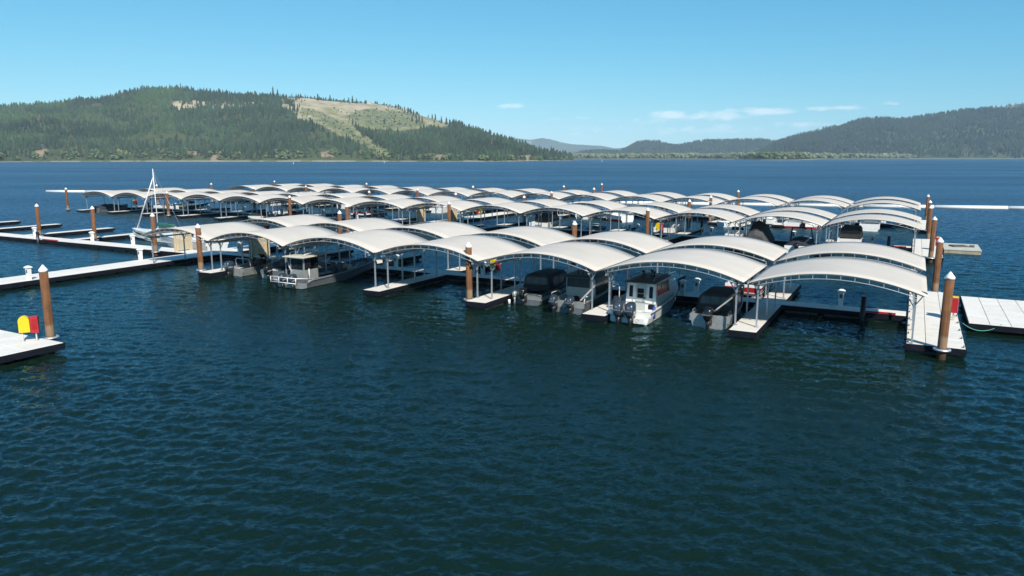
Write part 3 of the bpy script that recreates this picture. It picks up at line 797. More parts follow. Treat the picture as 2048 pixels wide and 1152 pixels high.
# ---- canopy prototype (unit bay 8.8 x 7.4, origin at the middle of its front edge, on the deck)
CW, CD = 8.8, 7.4
ZV, RISE = 3.10, .88
def arch_z(x, w=CW): return ZV + RISE * (1 - (2 * x / w) ** 2)
def make_canopy():
    t = thing('boat_canopy', 'canopy', 'canopy', (0, 0, 0))
    hw = CW / 2 - .09
    mb = MB(); nx, ny = 28, 6
    rows = []
    for j in range(ny + 1):
        y = CD * j / ny; sag = -.012 * math.sin(PI * ((j / ny * 3) % 1.0))
        rows.append([(-hw + 2 * hw * i / nx, y, arch_z(-hw + 2 * hw * i / nx) + sag * math.sin(PI * i / nx)) for i in range(nx + 1)])
    o = len(mb.v)
    for r in rows: mb.v += r
    low = [[(x, y, z - .018) for x, y, z in r] for r in rows]
    for r in low: mb.v += r
    n = nx + 1; off = (ny + 1) * n
    for j in range(ny):
        for i in range(nx):
            a = j * n + i
            mb.f.append((a, a + 1, a + n + 1, a + n)); mb.sm.append(True)
            mb.f.append((off + a, off + a + n, off + a + n + 1, off + a + 1)); mb.sm.append(True)
    for i in range(nx):
        mb.f.append((i, off + i, off + i + 1, i + 1)); mb.sm.append(False)
        q = ny * n + i; mb.f.append((q, q + 1, off + q + 1, off + q)); mb.sm.append(False)
    for j in range(ny):
        a = j * n; mb.f.append((a, a + n, off + a + n, off + a)); mb.sm.append(False)
        b = j * n + nx; mb.f.append((b, off + b, off + b + n, b + n)); mb.sm.append(False)
    mb.build('fabric_roof', FABRIC, t)
    py = (.75, 4.05, 7.0)
    for y in (.06, CD / 2, CD - .06):
        tr = MB(); N_ = 12; xs = [-hw + .15 + (2 * hw - .3) * i / 24 for i in range(25)]
        tr.tube([(x, y, arch_z(x) - .055) for x in xs], .03, 5)
        xs2 = [-hw + .45 + (2 * hw - .9) * i / 20 for i in range(21)]
        tr.tube([(x, y, arch_z(x) - .30 + .10 * (abs(2 * x / CW)) ** 6) for x in xs2], .028, 5)
        for i in range(N_):
            x = -hw + .62 + (2 * hw - 1.24) * i / (N_ - 1)
            tr.bar((x, y, arch_z(x) - .05), (x, y, arch_z(x) - .29), .035)
        tr.build('arch_truss', GALV, t)
    for x in (-2.6, 0, 2.6):
        MB().tube([(x, .1, arch_z(x) - .10), (x, CD - .1, arch_z(x) - .10)], .03, 5).build('purlin', GALV, t)
    for sx in (-1, 1):
        x = sx * (CW / 2 - .58)
        MB().bar((x, .05, arch_z(x) - .40), (x, CD - .05, arch_z(x) - .40), .08, .12).build('side_beam', GALV, t)
        for y in py:
            MB().box(x - .042, x + .042, y - .042, y + .042, DZ, arch_z(x) - .46).box(x - .12, x + .12, y - .12, y + .12, DZ, DZ + .015).build('post', GALV, t)
            MB().bar((x, y, 2.35), (x - sx * .5, y, arch_z(x - sx * .5) - .33), .05).bar((x, y, 2.55), (x + sx * .33, y, arch_z(x + sx * .33) - .1), .05).build('knee_brace', GALV, t)
    return t
canopy0 = make_canopy(); _first = [True]
for rname, boff, VV in ROWS:
    for k in range(len(VV) - 1):
        w = VV[k + 1] - VV[k]; am = (VV[k + 1] + VV[k]) / 2
        for side, (y0, y1) in (('near', (Y0F, Y1F)), ('back', (Y0B, Y1B))):
            if _first[0]: t = canopy0; _first[0] = False
            else: t = copy_tree(canopy0)
            t.location = W(am, boff + y0, 0) + Vector((0, 0, random.uniform(-.03, .03)))
            t.scale = (w / CW, (y1 - y0) / CD, random.uniform(.985, 1.01))
            e = 'rightmost' if k == 0 else ('leftmost' if k == len(VV) - 2 else nth(k) + ' from the right')
            tag(t, f"beige arched boat canopy, {e} on the {side} side of the {rname} row", 'canopy', f'arched canopies of the {rname} row')

# ---- docks of the three covered rows
for rname, boff, VV in ROWS:
    aend = VV[-1]
    na = int((aend - .8) / 2.2)
    dock('floating_walkway', f'long floating walkway running under the {rname} row of canopies', 'dock', .8, 60.85, boff + WK0, boff + WK1, 28, 1, 'covered walkways')
    if aend > 70:
        dock('floating_walkway', f'floating walkway under the left half of the {rname} row', 'dock', 64.2, aend + .6, boff + WK0, boff + WK1, 30, 1, 'covered walkways')
    for k, v in enumerate(VV[1:]):
        if rname == 'front' and k == len(VV) - 2: continue
        last = k == len(VV) - 2
        c = v - .1 if not last else v - .2
        if rname != 'front' and abs(v - 61) < 1.5: continue
        e = nth(k) + ' from the right'
        dock('finger_dock', f'narrow finger dock, {e}, on the near side of the {rname} row', 'dock', c - .78, c + .78, boff - .3, boff + WK0 - .01, 1, 4 if rname == 'front' else 2, f'finger docks of the {rname} row', floats=rname == 'front')
        dock('finger_dock', f'narrow finger dock, {e}, on the back side of the {rname} row', 'dock', c - .78, c + .78, boff + WK1 + .01, boff + 17.5, 1, 4 if rname == 'front' else 2, f'finger docks of the {rname} row', floats=rname == 'front')
    dock('end_platform', {'front': 'pale concrete end platform with cleats at the right end of the front row', 'middle': 'pale end platform at the right end of the middle row beside a small raft',
                          'far': 'pale end platform at the right end of the far row'}[rname], 'dock', -1.95, .78, boff + 1.0, boff + 18.6, 3, 9, 'end platforms', cleats=9 if rname == 'front' else 5)

# main pier crossing behind the rows, and the open docks on the left
dock('pier', 'wide pale pier leading from the left edge to the front row walkway', 'dock', 60.9, 64.15, -30, 10.6, 2, 17, 'piers')
dock('pier', 'pale pier between the front and middle canopy rows', 'dock', 60.9, 64.15, 10.62, 48.5, 2, 14, 'piers')
dock('pier', 'pale pier between the middle and far canopy rows', 'dock', 60.9, 64.15, 48.52, 78.3, 2, 10, 'piers')
dock('floating_walkway', 'open floating walkway with white pedestals left of the pier', 'dock', 64.2, 126, 7.3, 9.5, 28, 1)
for i, (a, lab) in enumerate(((86.5, 'open finger dock nearest the sailboat'), (96.4, 'open finger dock, second out from the sailboat'),
                              (108.5, 'open finger dock, third out from the sailboat'), (119.0, 'open finger dock, fourth out from the sailboat at the left edge'))):
    dock('finger_dock', lab, 'dock', a - .75, a + .75, 9.52, 20.4, 1, 6, 'open finger docks on the left')
dock('corner_platform', 'pale floating platform corner at the lower left with a yellow and red cabinet', 'dock', 39.1, 46.0, -36, -19.7, 4, 9)
# raft on the right, some panels left out
dock('work_raft', 'wide panelled raft moored off the right end platform', 'dock', -16.0, -2.35, 8.0, 17.6, 13, 4, skip=((12, 2),), rot=0.0)
t = thing('swim_raft', 'small weathered timber raft with a board on top behind the right end platform', 'raft', W(-3.9, 51.3, 0))
MB().box(-1.7, 1.7, -3.2, 3.2, .34, .42).build('deck', OLDC, t)
for i in range(4): MB().box(-1.66, 1.66, -3.15 + i * 1.6, -3.15 + i * 1.6 + 1.5, -.2, .335).build('crib_timber', OLDW, t)
MB().box(-1.0, .5, -.6, .6, .42, .56, rz=.4).build('board', GREYD, t)
MB().box(.75, 1.2, -.3, .3, .42, .60).build('small_box', GREYD, t)
# mooring rope from raft to end platform
pts = []
p0, p1 = W(-2.05, 7.4, DZ + .08), W(-4.0, 8.15, DZ + .06)
for i in range(15):
    f = i / 14; p = p0.lerp(p1, f); p.z -= .75 * 4 * f * (1 - f) * .55; pts.append(p)
ro = MB().tube(pts, .022, 6).build('mooring_rope', TEAL); tag(ro, 'green mooring rope sagging between raft and end platform', 'rope')

# ---- piles
def make_pile():
    t = thing('mooring_pile', 'pile', 'pile', (0, 0, 0))
    n = 20
    MB().cyl((0, 0, -3), (0, 0, 4.02), .215, .215, n).build('shaft', RUST, t)
    MB().loft([[(r * math.cos(2 * PI * i / n), r * math.sin(2 * PI * i / n), z) for i in range(n)] for r, z in ((.228, 4.00), (.232, 4.09), (.228, 4.11), (.02, 4.38))], True, True, True).build('cone_cap', WHITE, t)
    co = MB()
    co.loft([[(.34 * math.cos(2 * PI * k / 24) + r * math.cos(q) * math.cos(2 * PI * k / 24), .34 * math.sin(2 * PI * k / 24) + r * math.cos(q) * math.sin(2 * PI * k / 24), .42 + r * math.sin(q)) for k in range(24)]
             for r in (.075,) for q in [2 * PI * m / 8 for m in range(9)]], True)
    co.build('hoop_collar', GALV, t)
    return t
pile0 = make_pile(); _pf = [True]
def pile(a, b, label, group='brown steel mooring piles', collar=True):
    if _pf[0]: t = pile0; _pf[0] = False
    else: t = copy_tree(pile0)
    t.location = W(a, b, 0) + Vector((0, 0, random.uniform(-.06, .06)))
    t.rotation_euler = (random.uniform(-.008, .008), random.uniform(-.008, .008), random.uniform(0, 6))
    tag(t, label, 'pile', group)
    return t
pile(-.85, .62, 'brown steel pile nearest the camera at the right end platform')
pile(-.85, 19.0, 'brown steel pile at the back of the front right end platform')
pile(-.85, 39.1, 'brown steel pile before the middle right end platform')
pile(-.85, 57.6, 'brown steel pile behind the middle right end platform')
pile(-.85, 68.9, 'brown steel pile before the far right end platform')
pile(-.85, 87.4, 'farthest brown steel pile in the right hand line')
pile(41.35, -19.15, 'brown steel pile at the lower left platform corner')
pile(27.2, .9, 'brown steel pile in the centre standing before the front canopies')
pile(53.9, .6, 'brown steel pile at the left finger tip of the front row')
pile(27.1, 18.3, 'brown steel pile poking up between front canopies near the centre')
pile(54.5, 18.8, 'orange brown pile behind the front canopies left of centre')
pile(62.0 - 1.5, 26.9, 'brown steel pile beside the pier between front and middle rows')
pile(68.5, 6.85, 'brown steel pile beside the tan gate left of the front row')
pile(83.9, 10.2, 'brown steel pile on the open walkway left of the sailboat')
pile(95.0, 10.2, 'leftmost brown steel pile on the open walkway')
for i, (a, b) in enumerate(((27.2, 38.9), (53.2, 37.9), (81.6, 38.6), (109.0, 38.6), (138.0, 39.2))):
    pile(a, b, f'brown steel pile, {nth(i)} from the right along the near side of the middle row')
for i, (a, b) in enumerate(((27.3, 56.8), (51.6, 55.6), (62.6 + 2.3, 57.6), (81.5, 56.6), (109.0, 56.8), (137.5, 57.4))):
    pile(a, b, f'brown steel pile, {nth(i)} from the right along the back of the middle row')
for i, (a, b) in enumerate(((27.5, 69.4), (53.1, 68.2), (79.7, 67.8), (107.2, 68.4), (135.9, 69.5))):
    pile(a, b, f'brown steel pile, {nth(i)} from the right along the near side of the far row')
for i, (a, b) in enumerate(((27.4, 88.0), (52.7, 85.4), (61.8, 92), (60.2, 108), (77.9, 84), (106.4, 86), (135.7, 87.5))):
    pile(a, b, f'brown steel pile, {nth(i)} in the line behind the far row')

# ---- floating log boom behind the far row
def boom(P0, P1, label):
    p0, p1 = Vector(P0), Vector(P1); n = max(1, int((p1 - p0).length / 12)); t = thing('floating_boom', label, 'boom', p0, 0)
    for i in range(n):
        a = (p1 - p0) * (i / n); b = (p1 - p0) * ((i + .985) / n)
        MB().cyl((a.x, a.y, .22), (b.x, b.y, .22), .38, .38, 12).build('boom_pipe', WHITE, t)
boom(W(-40, 137), W(60, 108), 'long white floating pipe boom behind the far row on the right')
boom(W(218, 80.6), W(140, 112), 'white floating pipe boom reaching out behind the rows on the left')

# ---- pedestals, guide posts, cabinets, gates, red strips
def make_ped():
    t = thing('power_pedestal', 'pedestal', 'pedestal', (0, 0, 0))
    MB().loft([[(-.13, -.13, 0), (.13, -.13, 0), (.13, .13, 0), (-.13, .13, 0)], [(-.15, -.15, .95), (.15, -.15, .95), (.15, .15, .95), (-.15, .15, .95)]], True, True, True, False).build('body', WHITE, t)
    MB().loft([[(-.22, -.22, .95), (.22, -.22, .95), (.22, .22, .95), (-.22, .22, .95)], [(-.22, -.22, 1.02), (.22, -.22, 1.02), (.22, .22, 1.02), (-.22, .22, 1.02)], [(-.08, -.08, 1.12), (.08, -.08, 1.12), (.08, .08, 1.12), (-.08, .08, 1.12)]], True, True, True, False).build('hood', WHITE, t)
    MB().box(-.08, .08, -.155, -.14, .55, .80).build('socket_door', GREYD, t)
    return t
ped0 = make_ped(); _q = [True]
def ped(a, b, label):
    if _q[0]: t = ped0; _q[0] = False
    else: t = copy_tree(ped0)
    t.location = W(a, b, DZ); tag(t, label, 'pedestal', 'white power pedestals on the docks')
for a, b, l in ((61.25, -9.4, 'white power pedestal behind the lower left pile on the pier'), (63.8, 1.9, 'white power pedestal on the pier before the leftmost canopy'),
                (94.2, 9.2, 'white power pedestal beside the leftmost pile on the open walkway'), (82.8, 9.2, 'white power pedestal beside the second pile on the open walkway'),
                (75.5, 9.2, 'white power pedestal beside the sailboat bow'), (59.6, 9.75, 'white power pedestal on the pier end behind the left pile'), (57.4, 9.75, 'white power pedestal on the walkway left of the slatted gate'),
                (40.6, 8.7, 'grey shaded pedestal on the front walkway, nearer of the pair left of centre'), (40.2, 9.75, 'grey shaded pedestal on the front walkway, farther of the pair left of centre'),
                (31.7, 8.7, 'shaded pedestal on the front walkway, left of the yellow cabinet'), (31.4, 9.75, 'shaded pedestal behind the yellow cabinet walkway edge'),
                (13.9, 9.75, 'shaded pedestal behind the white cabin boat, right one of two'), (14.6, 8.7, 'shaded pedestal behind the white cabin boat, left one of two'), (4.6, 9.75, 'shaded pedestal on the walkway in the empty right bay')):
    ped(a, b, l)
for i, (a, b) in enumerate(((4.6, 8.8), (12.8, 9.7), (22.2, 9.7), (23.0, 8.8), (31.5, 9.7), (32.2, 8.8), (40.5, 9.7), (57.9, 9.7), (57.2, 8.8), (75.5, 9.6), (84, 9.6), (93.2, 9.6), (102, 9.6), (111, 9.6), (120, 9.6), (128.5, 9.6))):
    ped(a, 38.5 + b, f'power pedestal, {nth(i)} from the right on the middle row walkway')
def gpost(a, b, label, h=1.35):
    t = thing('guide_post', label, 'post', W(a, b, 0), group='black guide posts on the walkways')
    MB().cyl((0, 0, -1.5), (0, 0, DZ + h), .16, .16, 14).build('shaft', BLACK, t)
    MB().cyl((0, 0, DZ + h), (0, 0, DZ + h + .05), .18, .12, 14).build('cap', BLACK, t)
gpost(3.2, 8.2, 'black guide post on the front walkway in the empty right bay', 1.0)
gpost(3.0, 46.6, 'black guide post on the middle walkway near its right end', 1.1)
gpost(25.2, 55.5, 'black guide post behind the pontoon boat in the middle row', 1.6)
gpost(46.4, 17.6, 'dark post seen through the roof gap left of centre', 2.6)
gpost(72.5, 47.8, 'black guide post on the middle walkway left of the pier', 1.0)
gpost(127, 47.8, 'black guide post near the left end of the middle row', 1.0)
gpost(89.8, 7.1, 'black guide post on the open walkway at the red strip', .9)
gpost(101.5, 7.1, 'black guide post on the open walkway farthest left', .9)
def cabinet(a, b, label, rz=0.0, flip=False):
    t = thing('safety_cabinet', label, 'cabinet', W(a, b, DZ), -TH + rz, 'yellow and red safety cabinets')
    arc = [(-.48, .50), (0.02, .50), (0.02, 1.10)] + [(-.23 + .25 * math.cos(PI * k / 10), 1.10 + .26 * math.sin(PI * k / 10)) for k in range(1, 11)]
    sx = -1 if flip else 1
    MB().prism([(sx * x, z) for x, z in arc], -.14, .16).build('ring_buoy_box', YEL, t)
    MB().box(*(sorted((sx * .045, sx * .40))), -.16, .20, .45, 1.30).build('extinguisher_box', RED, t)
    MB().box(*(sorted((sx * .10, sx * .345))), -.172, -.155, .62, 1.16).build('box_door', REDB, t)
    for x in (-.36, .25):
        MB().bar((sx * x, 0, 0), (sx * x, 0, .52), .06).box(sx * x - .1, sx * x + .1, -.1, .1, 0, .015).build('leg', BEIGE, t)
cabinet(40.95, -20.35, 'yellow and red safety cabinet on the lower left platform', rz=.92)
cabinet(-1.62, 8.75, 'red and yellow safety cabinet on the front right end platform', rz=-1.68)
cabinet(30.2, 9.8, 'yellow and red safety cabinet under the front canopies near the centre')
cabinet(131.5, 48.2, 'yellow and red safety cabinet at the left end of the middle row')
cabinet(62.3, 60.5, 'red and yellow safety cabinet on the pier beyond the middle row gate', flip=True)
cabinet(28.6, 48.2, 'yellow and red safety cabinet beside the white pontoon in the middle row')
cabinet(62.0, 88, 'red and yellow safety cabinet on the walkway past the far row', flip=True)
cabinet(-1.5, 46.0, 'red and yellow safety cabinet on the middle right end platform', rz=-1.68)
dock('pier', 'short pale pier stub behind the far row', 'dock', 60.9, 64.15, 78.32, 106, 2, 9, 'piers')
def gate(a, b, label, wing=1.0, wleft=True):
    """tan gate across a walkway: posts, picket door, slatted wings over the water (its plane runs along b)"""
    t = thing('dock_gate', label, 'gate', W(a, b, DZ), -TH, 'tan gates on the walkways')
    for y in (-.75, .75): MB().box(-.06, .06, y - .06, y + .06, -.05, 2.25).build('gate_post', TAN, t)
    MB().box(-.05, .05, -.69, .69, 2.12, 2.22).build('lintel', TAN, t)
    d = MB().box(-.03, .03, -.66, .66, .12, .24).box(-.03, .03, -.66, .66, 1.05, 1.17).box(-.03, .03, -.66, .66, 1.9, 2.02)
    door = d.build('gate_door', TAN, t)
    pk = MB().box(-.02, .02, -.05, .05, .10, 2.02).mesh('picket'); pk.materials.append(TAN)
    for i in range(8): link('picket', pk, door, (.0, -.56 + .16 * i, 0))
    sides = [1] + ([-1] if wleft else [])
    for s_ in sides:
        wg = MB().box(-.03, .03, *sorted((s_ * .82, s_ * (.82 + wing))), .0, .1).box(-.03, .03, *sorted((s_ * .82, s_ * (.82 + wing))), 1.0, 1.1).box(-.03, .03, *sorted((s_ * .82, s_ * (.82 + wing))), 2.0, 2.1).build('wing_frame', TAN, t)
        pb = MB().box(-.035, .035, -.1, .1, -.25, 2.15).mesh('wing_board'); pb.materials.append(TAN)
        for i in range(int(wing / .22)): link('wing_board', pb, wg, (0, s_ * (.95 + .22 * i), 0))
gate(66.2, 8.4, 'tan wooden gate on the open walkway beside the left pile', .25)
gate(56.2, 9.2, 'tan slatted gate on the front walkway under the left canopies', .45)
gate(59.0, 38.5 + 9.2, 'tan slatted gate on the middle row walkway', .25)
gate(64.6, 38.5 + 9.2, 'tan gate post frame left of the middle row pier', .25)
t = thing('handrail_gate', 'tan railing frame at the left edge on the pier', 'railing', W(61.0, -12.6, DZ))
for y in (0, -1.3): MB().box(-.05, .05, y - .05, y + .05, 0, 1.9).build('rail_post', TAN, t)
for z in (.15, .95, 1.85): MB().box(-.04, .04, -1.25, -.05, z, z + .09).build('rail', TAN, t)
MB().box(-1.2, .3, -.16, -.06, .0, .1).build('sill', TAN, t)
def red_strip(a0, a1, b, label):
    t = MB().box(-(a1 - a0) / 2, (a1 - a0) / 2, -.05, .05, 0, .10).build('red_edge_strip', RED, None, W((a0 + a1) / 2, b, DZ + .005)); t.rotation_euler[2] = -TH
    tag(t, label, 'strip', 'red strips on the walkway edges')
red_strip(1.4, 3.1, 8.48, 'red strip along the front walkway edge near the right end platform')
red_strip(1.3, 3.0, 46.98, 'red strip along the middle walkway edge near its right end')
red_strip(86.4, 89.4, 7.38, 'red strip along the open walkway edge by the black post')

# ================================================================== BOATS (local x to starboard, y to the bow, origin at the transom on the waterline)
def hull_sections(L, B, zs, zb, blunt=0.0, n=14, flare=.84, draft=.3, rake=.5):
    secs = []
    for i in range(n + 1):
        t = i / n
        k = max(0.0, (t - .42) / .58)
        hw = B / 2 * (1 - (1 - blunt) * k ** 2.3)
        sz = zs + (zb - zs) * t ** 1.7
        hc = hw * (flare - .12 * k); cz = .03 + (sz * .62) * k ** 2.2
        kz = -draft + (sz * .5 + draft) * k ** 3.2
        y = t * L; ys = y + rake * k ** 2 * .5; yk = y - rake * k ** 2 * .6
        secs.append([(-hw, ys, sz), (-hc, y, cz), (0, yk, kz), (hc, y, cz), (hw, ys, sz)])
    return secs
def boat(name, label, a, b, L, B, zs=.75, zb=1.15, hullm=None, deckm=None, blunt=0.0, floor=.30, foredeck=None, rev=False, jit=0.0, group='boats in the berths', gun=.13, draft=.3, stripe=None, rubm=None):
    t = thing(name, label, 'boat', W(a, b, 0), -TH + (PI if rev else 0) + jit, group)
    secs = hull_sections(L, B, zs, zb, blunt, draft=draft)
    mb = MB().loft(secs, False, False, False, smooth=False)
    o = len(mb.v)
    mb.add(secs[0], [(0, 1, 2, 3, 4)])
    if blunt > 0: mb.add(secs[-1], [(4, 3, 2, 1, 0)])
    mb.build('hull', hullm, t)
    # gunwale and inner sides down to the cockpit floor
    gm = MB(); outer, inner, low = [], [], []
    for s in secs:
        p = s[0]; hw = -p[0]; iw = max(hw - gun, .01)
        outer.append(hw); inner.append(iw); low.append(p)
    for sg in (-1, 1):
        r = [[(sg * outer[i], low[i][1], low[i][2]), (sg * outer[i], low[i][1], low[i][2] + .035), (sg * inner[i], low[i][1] - (.12 if i == len(secs) - 1 else 0), low[i][2] + .035), (sg * max(inner[i] - .02, .005), low[i][1] - (.12 if i == len(secs) - 1 else 0), floor)] for i in range(len(secs))]
        gm.loft(r, False, False, False, smooth=False)
    gm.box(-outer[0], outer[0], -.01, .12, floor, zs + .036)
    gm.build('gunwale', deckm or hullm, t)
    fl = MB(); o = 0
    fl.loft([[(-inner[i] + .0, low[i][1] - (.12 if i == len(secs) - 1 else 0), floor + (.0)), (inner[i], low[i][1] - (.12 if i == len(secs) - 1 else 0), floor)] for i in range(len(secs))], False, smooth=False)
    fl.build('cockpit_floor', deckm or hullm, t)
    if foredeck is not None:
        fd = MB(); idx = [i for i in range(len(secs)) if i / (len(secs) - 1) >= foredeck]
        fd.loft([[(-outer[i] + .02, low[i][1], low[i][2] + .045), (0, low[i][1], low[i][2] + .13 * (1 if i < len(secs) - 1 else .4)), (outer[i] - .02, low[i][1], low[i][2] + .045)] for i in idx], False, smooth=False)
        i0 = idx[0]
        fd.add([(-outer[i0] + .02, low[i0][1], low[i0][2] + .045), (0, low[i0][1], low[i0][2] + .13), (outer[i0] - .02, low[i0][1], low[i0][2] + .045), (inner[i0], low[i0][1], floor), (-inner[i0], low[i0][1], floor)], [(0, 1, 2, 3, 4)])
        fd.build('foredeck', deckm or hullm, t)
    if stripe:
        z0, z1, m = stripe; sm = MB()
        for sg in (-1, 1):
            rr = []
            for s in secs[:-1]:
                p, c = Vector(s[0]), Vector(s[1])
                q0, q1 = c.lerp(p, z0), c.lerp(p, z1)
                rr.append([(sg * (-q0.x + .006), q0.y, q0.z), (sg * (-q1.x + .006), q1.y, q1.z)])
            sm.loft(rr, False, smooth=False)
        sm.build('hull_stripe', m, t)
    if rubm:
        for sg in (-1, 1):
            MB().tube([(sg * (-s[0][0] + .015), s[0][1], s[0][2] - .03) for s in secs], .03, 6).build('rub_rail', rubm, t)
    t['L'] = L
    return t, secs
def outboard(t, x, m=None, h=1.0, y=-.32, z=.62, tilt=0.0, brand=None, stripe=True):
    m = m or MOTOR
    def se(w, d, zz, dy=0, n=16, e=3.2):
        pts = []
        for i in range(n):
            a = 2 * PI * i / n; c, s = math.cos(a), math.sin(a)
            pts.append((w * math.copysign(abs(c) ** (2 / e), c), dy + d * math.copysign(abs(s) ** (2 / e), s), zz))
        return pts
    R = Matrix.Translation((x, y, z)) @ Matrix.Rotation(tilt, 4, 'X') @ Matrix.Scale(h, 4)
    def tr(ring): return [tuple(R @ Vector(p)) for p in ring]
    prof = [(.15, .22, -.05, 0), (.21, .30, .05, -.01), (.255, .36, .16, -.02), (.26, .37, .36, -.03), (.25, .35, .54, -.02), (.215, .30, .66, .0), (.15, .22, .72, .02), (.05, .08, .74, .02)]
    ob = MB().loft([tr(se(w, d, zz, dy)) for w, d, zz, dy in prof], True, True, True).build('outboard_motor', m, t)
    lg = MB().loft([tr(se(w, d, zz, dy)) for w, d, zz, dy in ((.15, .2, -.04, .0), (.10, .17, -.35, .02), (.07, .15, -.75, .0), (.05, .18, -1.0, -.03))], True, True, True)
    lg.build('lower_leg', m if m is not MOTOR else BLACK, ob)
    pl = MB().loft([tr([(-.14, -.36, -.72), (.14, -.36, -.72), (.10, .2, -.72), (-.10, .2, -.72)]), tr([(-.14, -.36, -.69), (.14, -.36, -.69), (.10, .2, -.69), (-.10, .2, -.69)])], True, True, True, False)
    pl.build('cavitation_plate', GREYD, ob)
    bk = MB().loft([tr([(-.16, .30, -.35), (.16, .30, -.35), (.16, .30, .05), (-.16, .30, .05)]), tr([(-.13, .05, -.35), (.13, .05, -.35), (.13, .05, .05), (-.13, .05, .05)])], True, True, True, False)
    bk.build('mounting_bracket', BLACK, ob)
    if stripe:
        for sg in (-1, 1):
            st = MB().add([tuple(R @ Vector(p)) for p in ((sg * .264, -.30, .20), (sg * .270, .12, .28), (sg * .268, .12, .34), (sg * .264, -.30, .30))], [(0, 1, 2, 3) if sg > 0 else (3, 2, 1, 0)])
            st.build('side_stripe', MOTORL, ob)
    if brand:
        cu = bpy.data.curves.new('lettering', 'FONT'); cu.body = brand; cu.align_x = 'CENTER'; cu.size = .105; cu.extrude = .003; cu.resolution_u = 2
        tmp = bpy.data.objects.new('lettering', cu); COL.objects.link(tmp)
        dg = bpy.context.evaluated_depsgraph_get(); me = bpy.data.meshes.new_from_object(tmp.evaluated_get(dg)); bpy.data.objects.remove(tmp)
        me.materials.clear(); me.materials.append(MOTORL)
        me.transform(R @ Matrix.Translation((0, -.402, .30)) @ Matrix.Rotation(PI / 2, 4, 'X'))
        link('lettering', me, ob)
        if brand == 'YAMAHA':      # round tuning-fork style emblem above the name
            em = MB()
            em.loft([[tuple(R @ Vector((r * math.cos(2 * PI * i / 18), -.395, .50 + r * math.sin(2 * PI * i / 18)))) for i in range(18)] for r in (.062, .046)], True)
            for k in range(3):
                an = PI / 2 + 2 * PI * k / 3
                em.bar(R @ Vector((0, -.395, .50)), R @ Vector((.05 * math.cos(an), -.395, .50 + .05 * math.sin(an))), .012 * h)
            em.build('emblem', MOTORL, ob)
    return ob
def tubes(t, name, m, paths, r=.02):
    mb = MB()
    for p in paths: mb.tube(p, r, 6)
    return mb.build(name, m, t)
def canvas_top(t, secs, y0, y1, zt, m=CANVAS, wm=VINYL, windows=True, front=.75):
    """full canvas enclosure from y0 to y1 on the gunwales"""
    def hw(y):
        for s0, s1 in zip(secs, secs[1:]):
            if s0[0][1] <= y <= s1[0][1]:
                f = (y - s0[0][1]) / (s1[0][1] - s0[0][1] + 1e-6); return -(s0[0][0] * (1 - f) + s1[0][0] * f), s0[0][2] * (1 - f) + s1[0][2] * f
        return -secs[-1][0][0], secs[-1][0][2]
    rings = []
    Lc = y1 - y0
    for i in range(9):
        f = i / 8; y = y0 + Lc * f
        w, zg = hw(y); w -= .05; zg += .03
        q = 1.0 if f < front else 1 - ((f - front) / (1 - front)) ** 1.5 * .93
        top = zg + (zt - zg) * q * (1 - .04 * abs(f - .4)); sl = .88
        rings.append([(-w, y + (0 if f > .02 else -.12), zg), (-w * (1 - (1 - sl) * q), y, zg + (top - zg) * .80), (-w * .72, y + .03, zg + (top - zg) * .97), (0, y + .04, top), (w * .72, y + .03, zg + (top - zg) * .97), (w * (1 - (1 - sl) * q), y, zg + (top - zg) * .80), (w, y + (0 if f > .02 else -.12), zg)])
    mb = MB().loft(rings, False, smooth=False)
    mb.add(rings[0], [tuple(range(7))]); mb.add(rings[-1], [tuple(reversed(range(7)))])
    cv = mb.build('canvas_enclosure', m, t)
    if windows:
        r0 = [Vector(p) for p in rings[0]]
        for i in range(3):                      # rear clear panels
            fx0, fx1 = -.86 + i * .59, -.86 + i * .59 + .53
            w = abs(r0[0].x); zb_, zt_ = r0[0].z + .42, r0[1].z + .03
            k = lambda z: (1 - .12 * (z - r0[0].z) / (r0[1].z - r0[0].z))
            yy = lambda z: r0[0].y + .12 * (z - r0[0].z) / (r0[1].z - r0[0].z) - .012
            MB().add([(fx0 * w * k(zb_), yy(zb_), zb_), (fx1 * w * k(zb_), yy(zb_), zb_), (fx1 * w * k(zt_), yy(zt_), zt_), (fx0 * w * k(zt_), yy(zt_), zt_)], [(0, 1, 2, 3)]).build('clear_panel', wm, cv)
        for sg in (0, 1):
            for j0, j1 in ((1, 3), (3, 5)):
                A, Bb, Cc_, D = (Vector(rings[j0][6 if sg else 0]), Vector(rings[j1][6 if sg else 0]), Vector(rings[j1][5 if sg else 1]), Vector(rings[j0][5 if sg else 1]))
                off = Vector((.014 if sg else -.014, 0, .004))
                q = [A.lerp(D, .30).lerp(Bb.lerp(Cc_, .30), .06), A.lerp(D, .30).lerp(Bb.lerp(Cc_, .30), .94), A.lerp(D, .94).lerp(Bb.lerp(Cc_, .94), .94), A.lerp(D, .94).lerp(Bb.lerp(Cc_, .94), .06)]
                MB().add([tuple(p + off) for p in q], [(0, 1, 2, 3) if sg else (3, 2, 1, 0)]).build('clear_panel', wm, cv)
    return cv
def seat(t, x, y, z, m, w=.5):
    MB().box(x - w / 2, x + w / 2, y - .25, y + .25, z, z + .42).box(x - w / 2, x + w / 2, y - .30, y - .18, z + .42, z + .95).build('seat', m, t)
def windshield(t, y, w, z0, h, m=GLASS):
    MB().add([(-w, y, z0), (w, y, z0), (w * .8, y - .35, z0 + h), (-w * .8, y - .35, z0 + h), (-w, y + .03, z0), (w, y + .03, z0), (w * .8, y - .32, z0 + h), (-w * .8, y - .32, z0 + h)],
             [(0, 1, 2, 3), (7, 6, 5, 4), (0, 4, 5, 1), (1, 5, 6, 2), (2, 6, 7, 3), (3, 7, 4, 0)]).build('windshield', m, t)

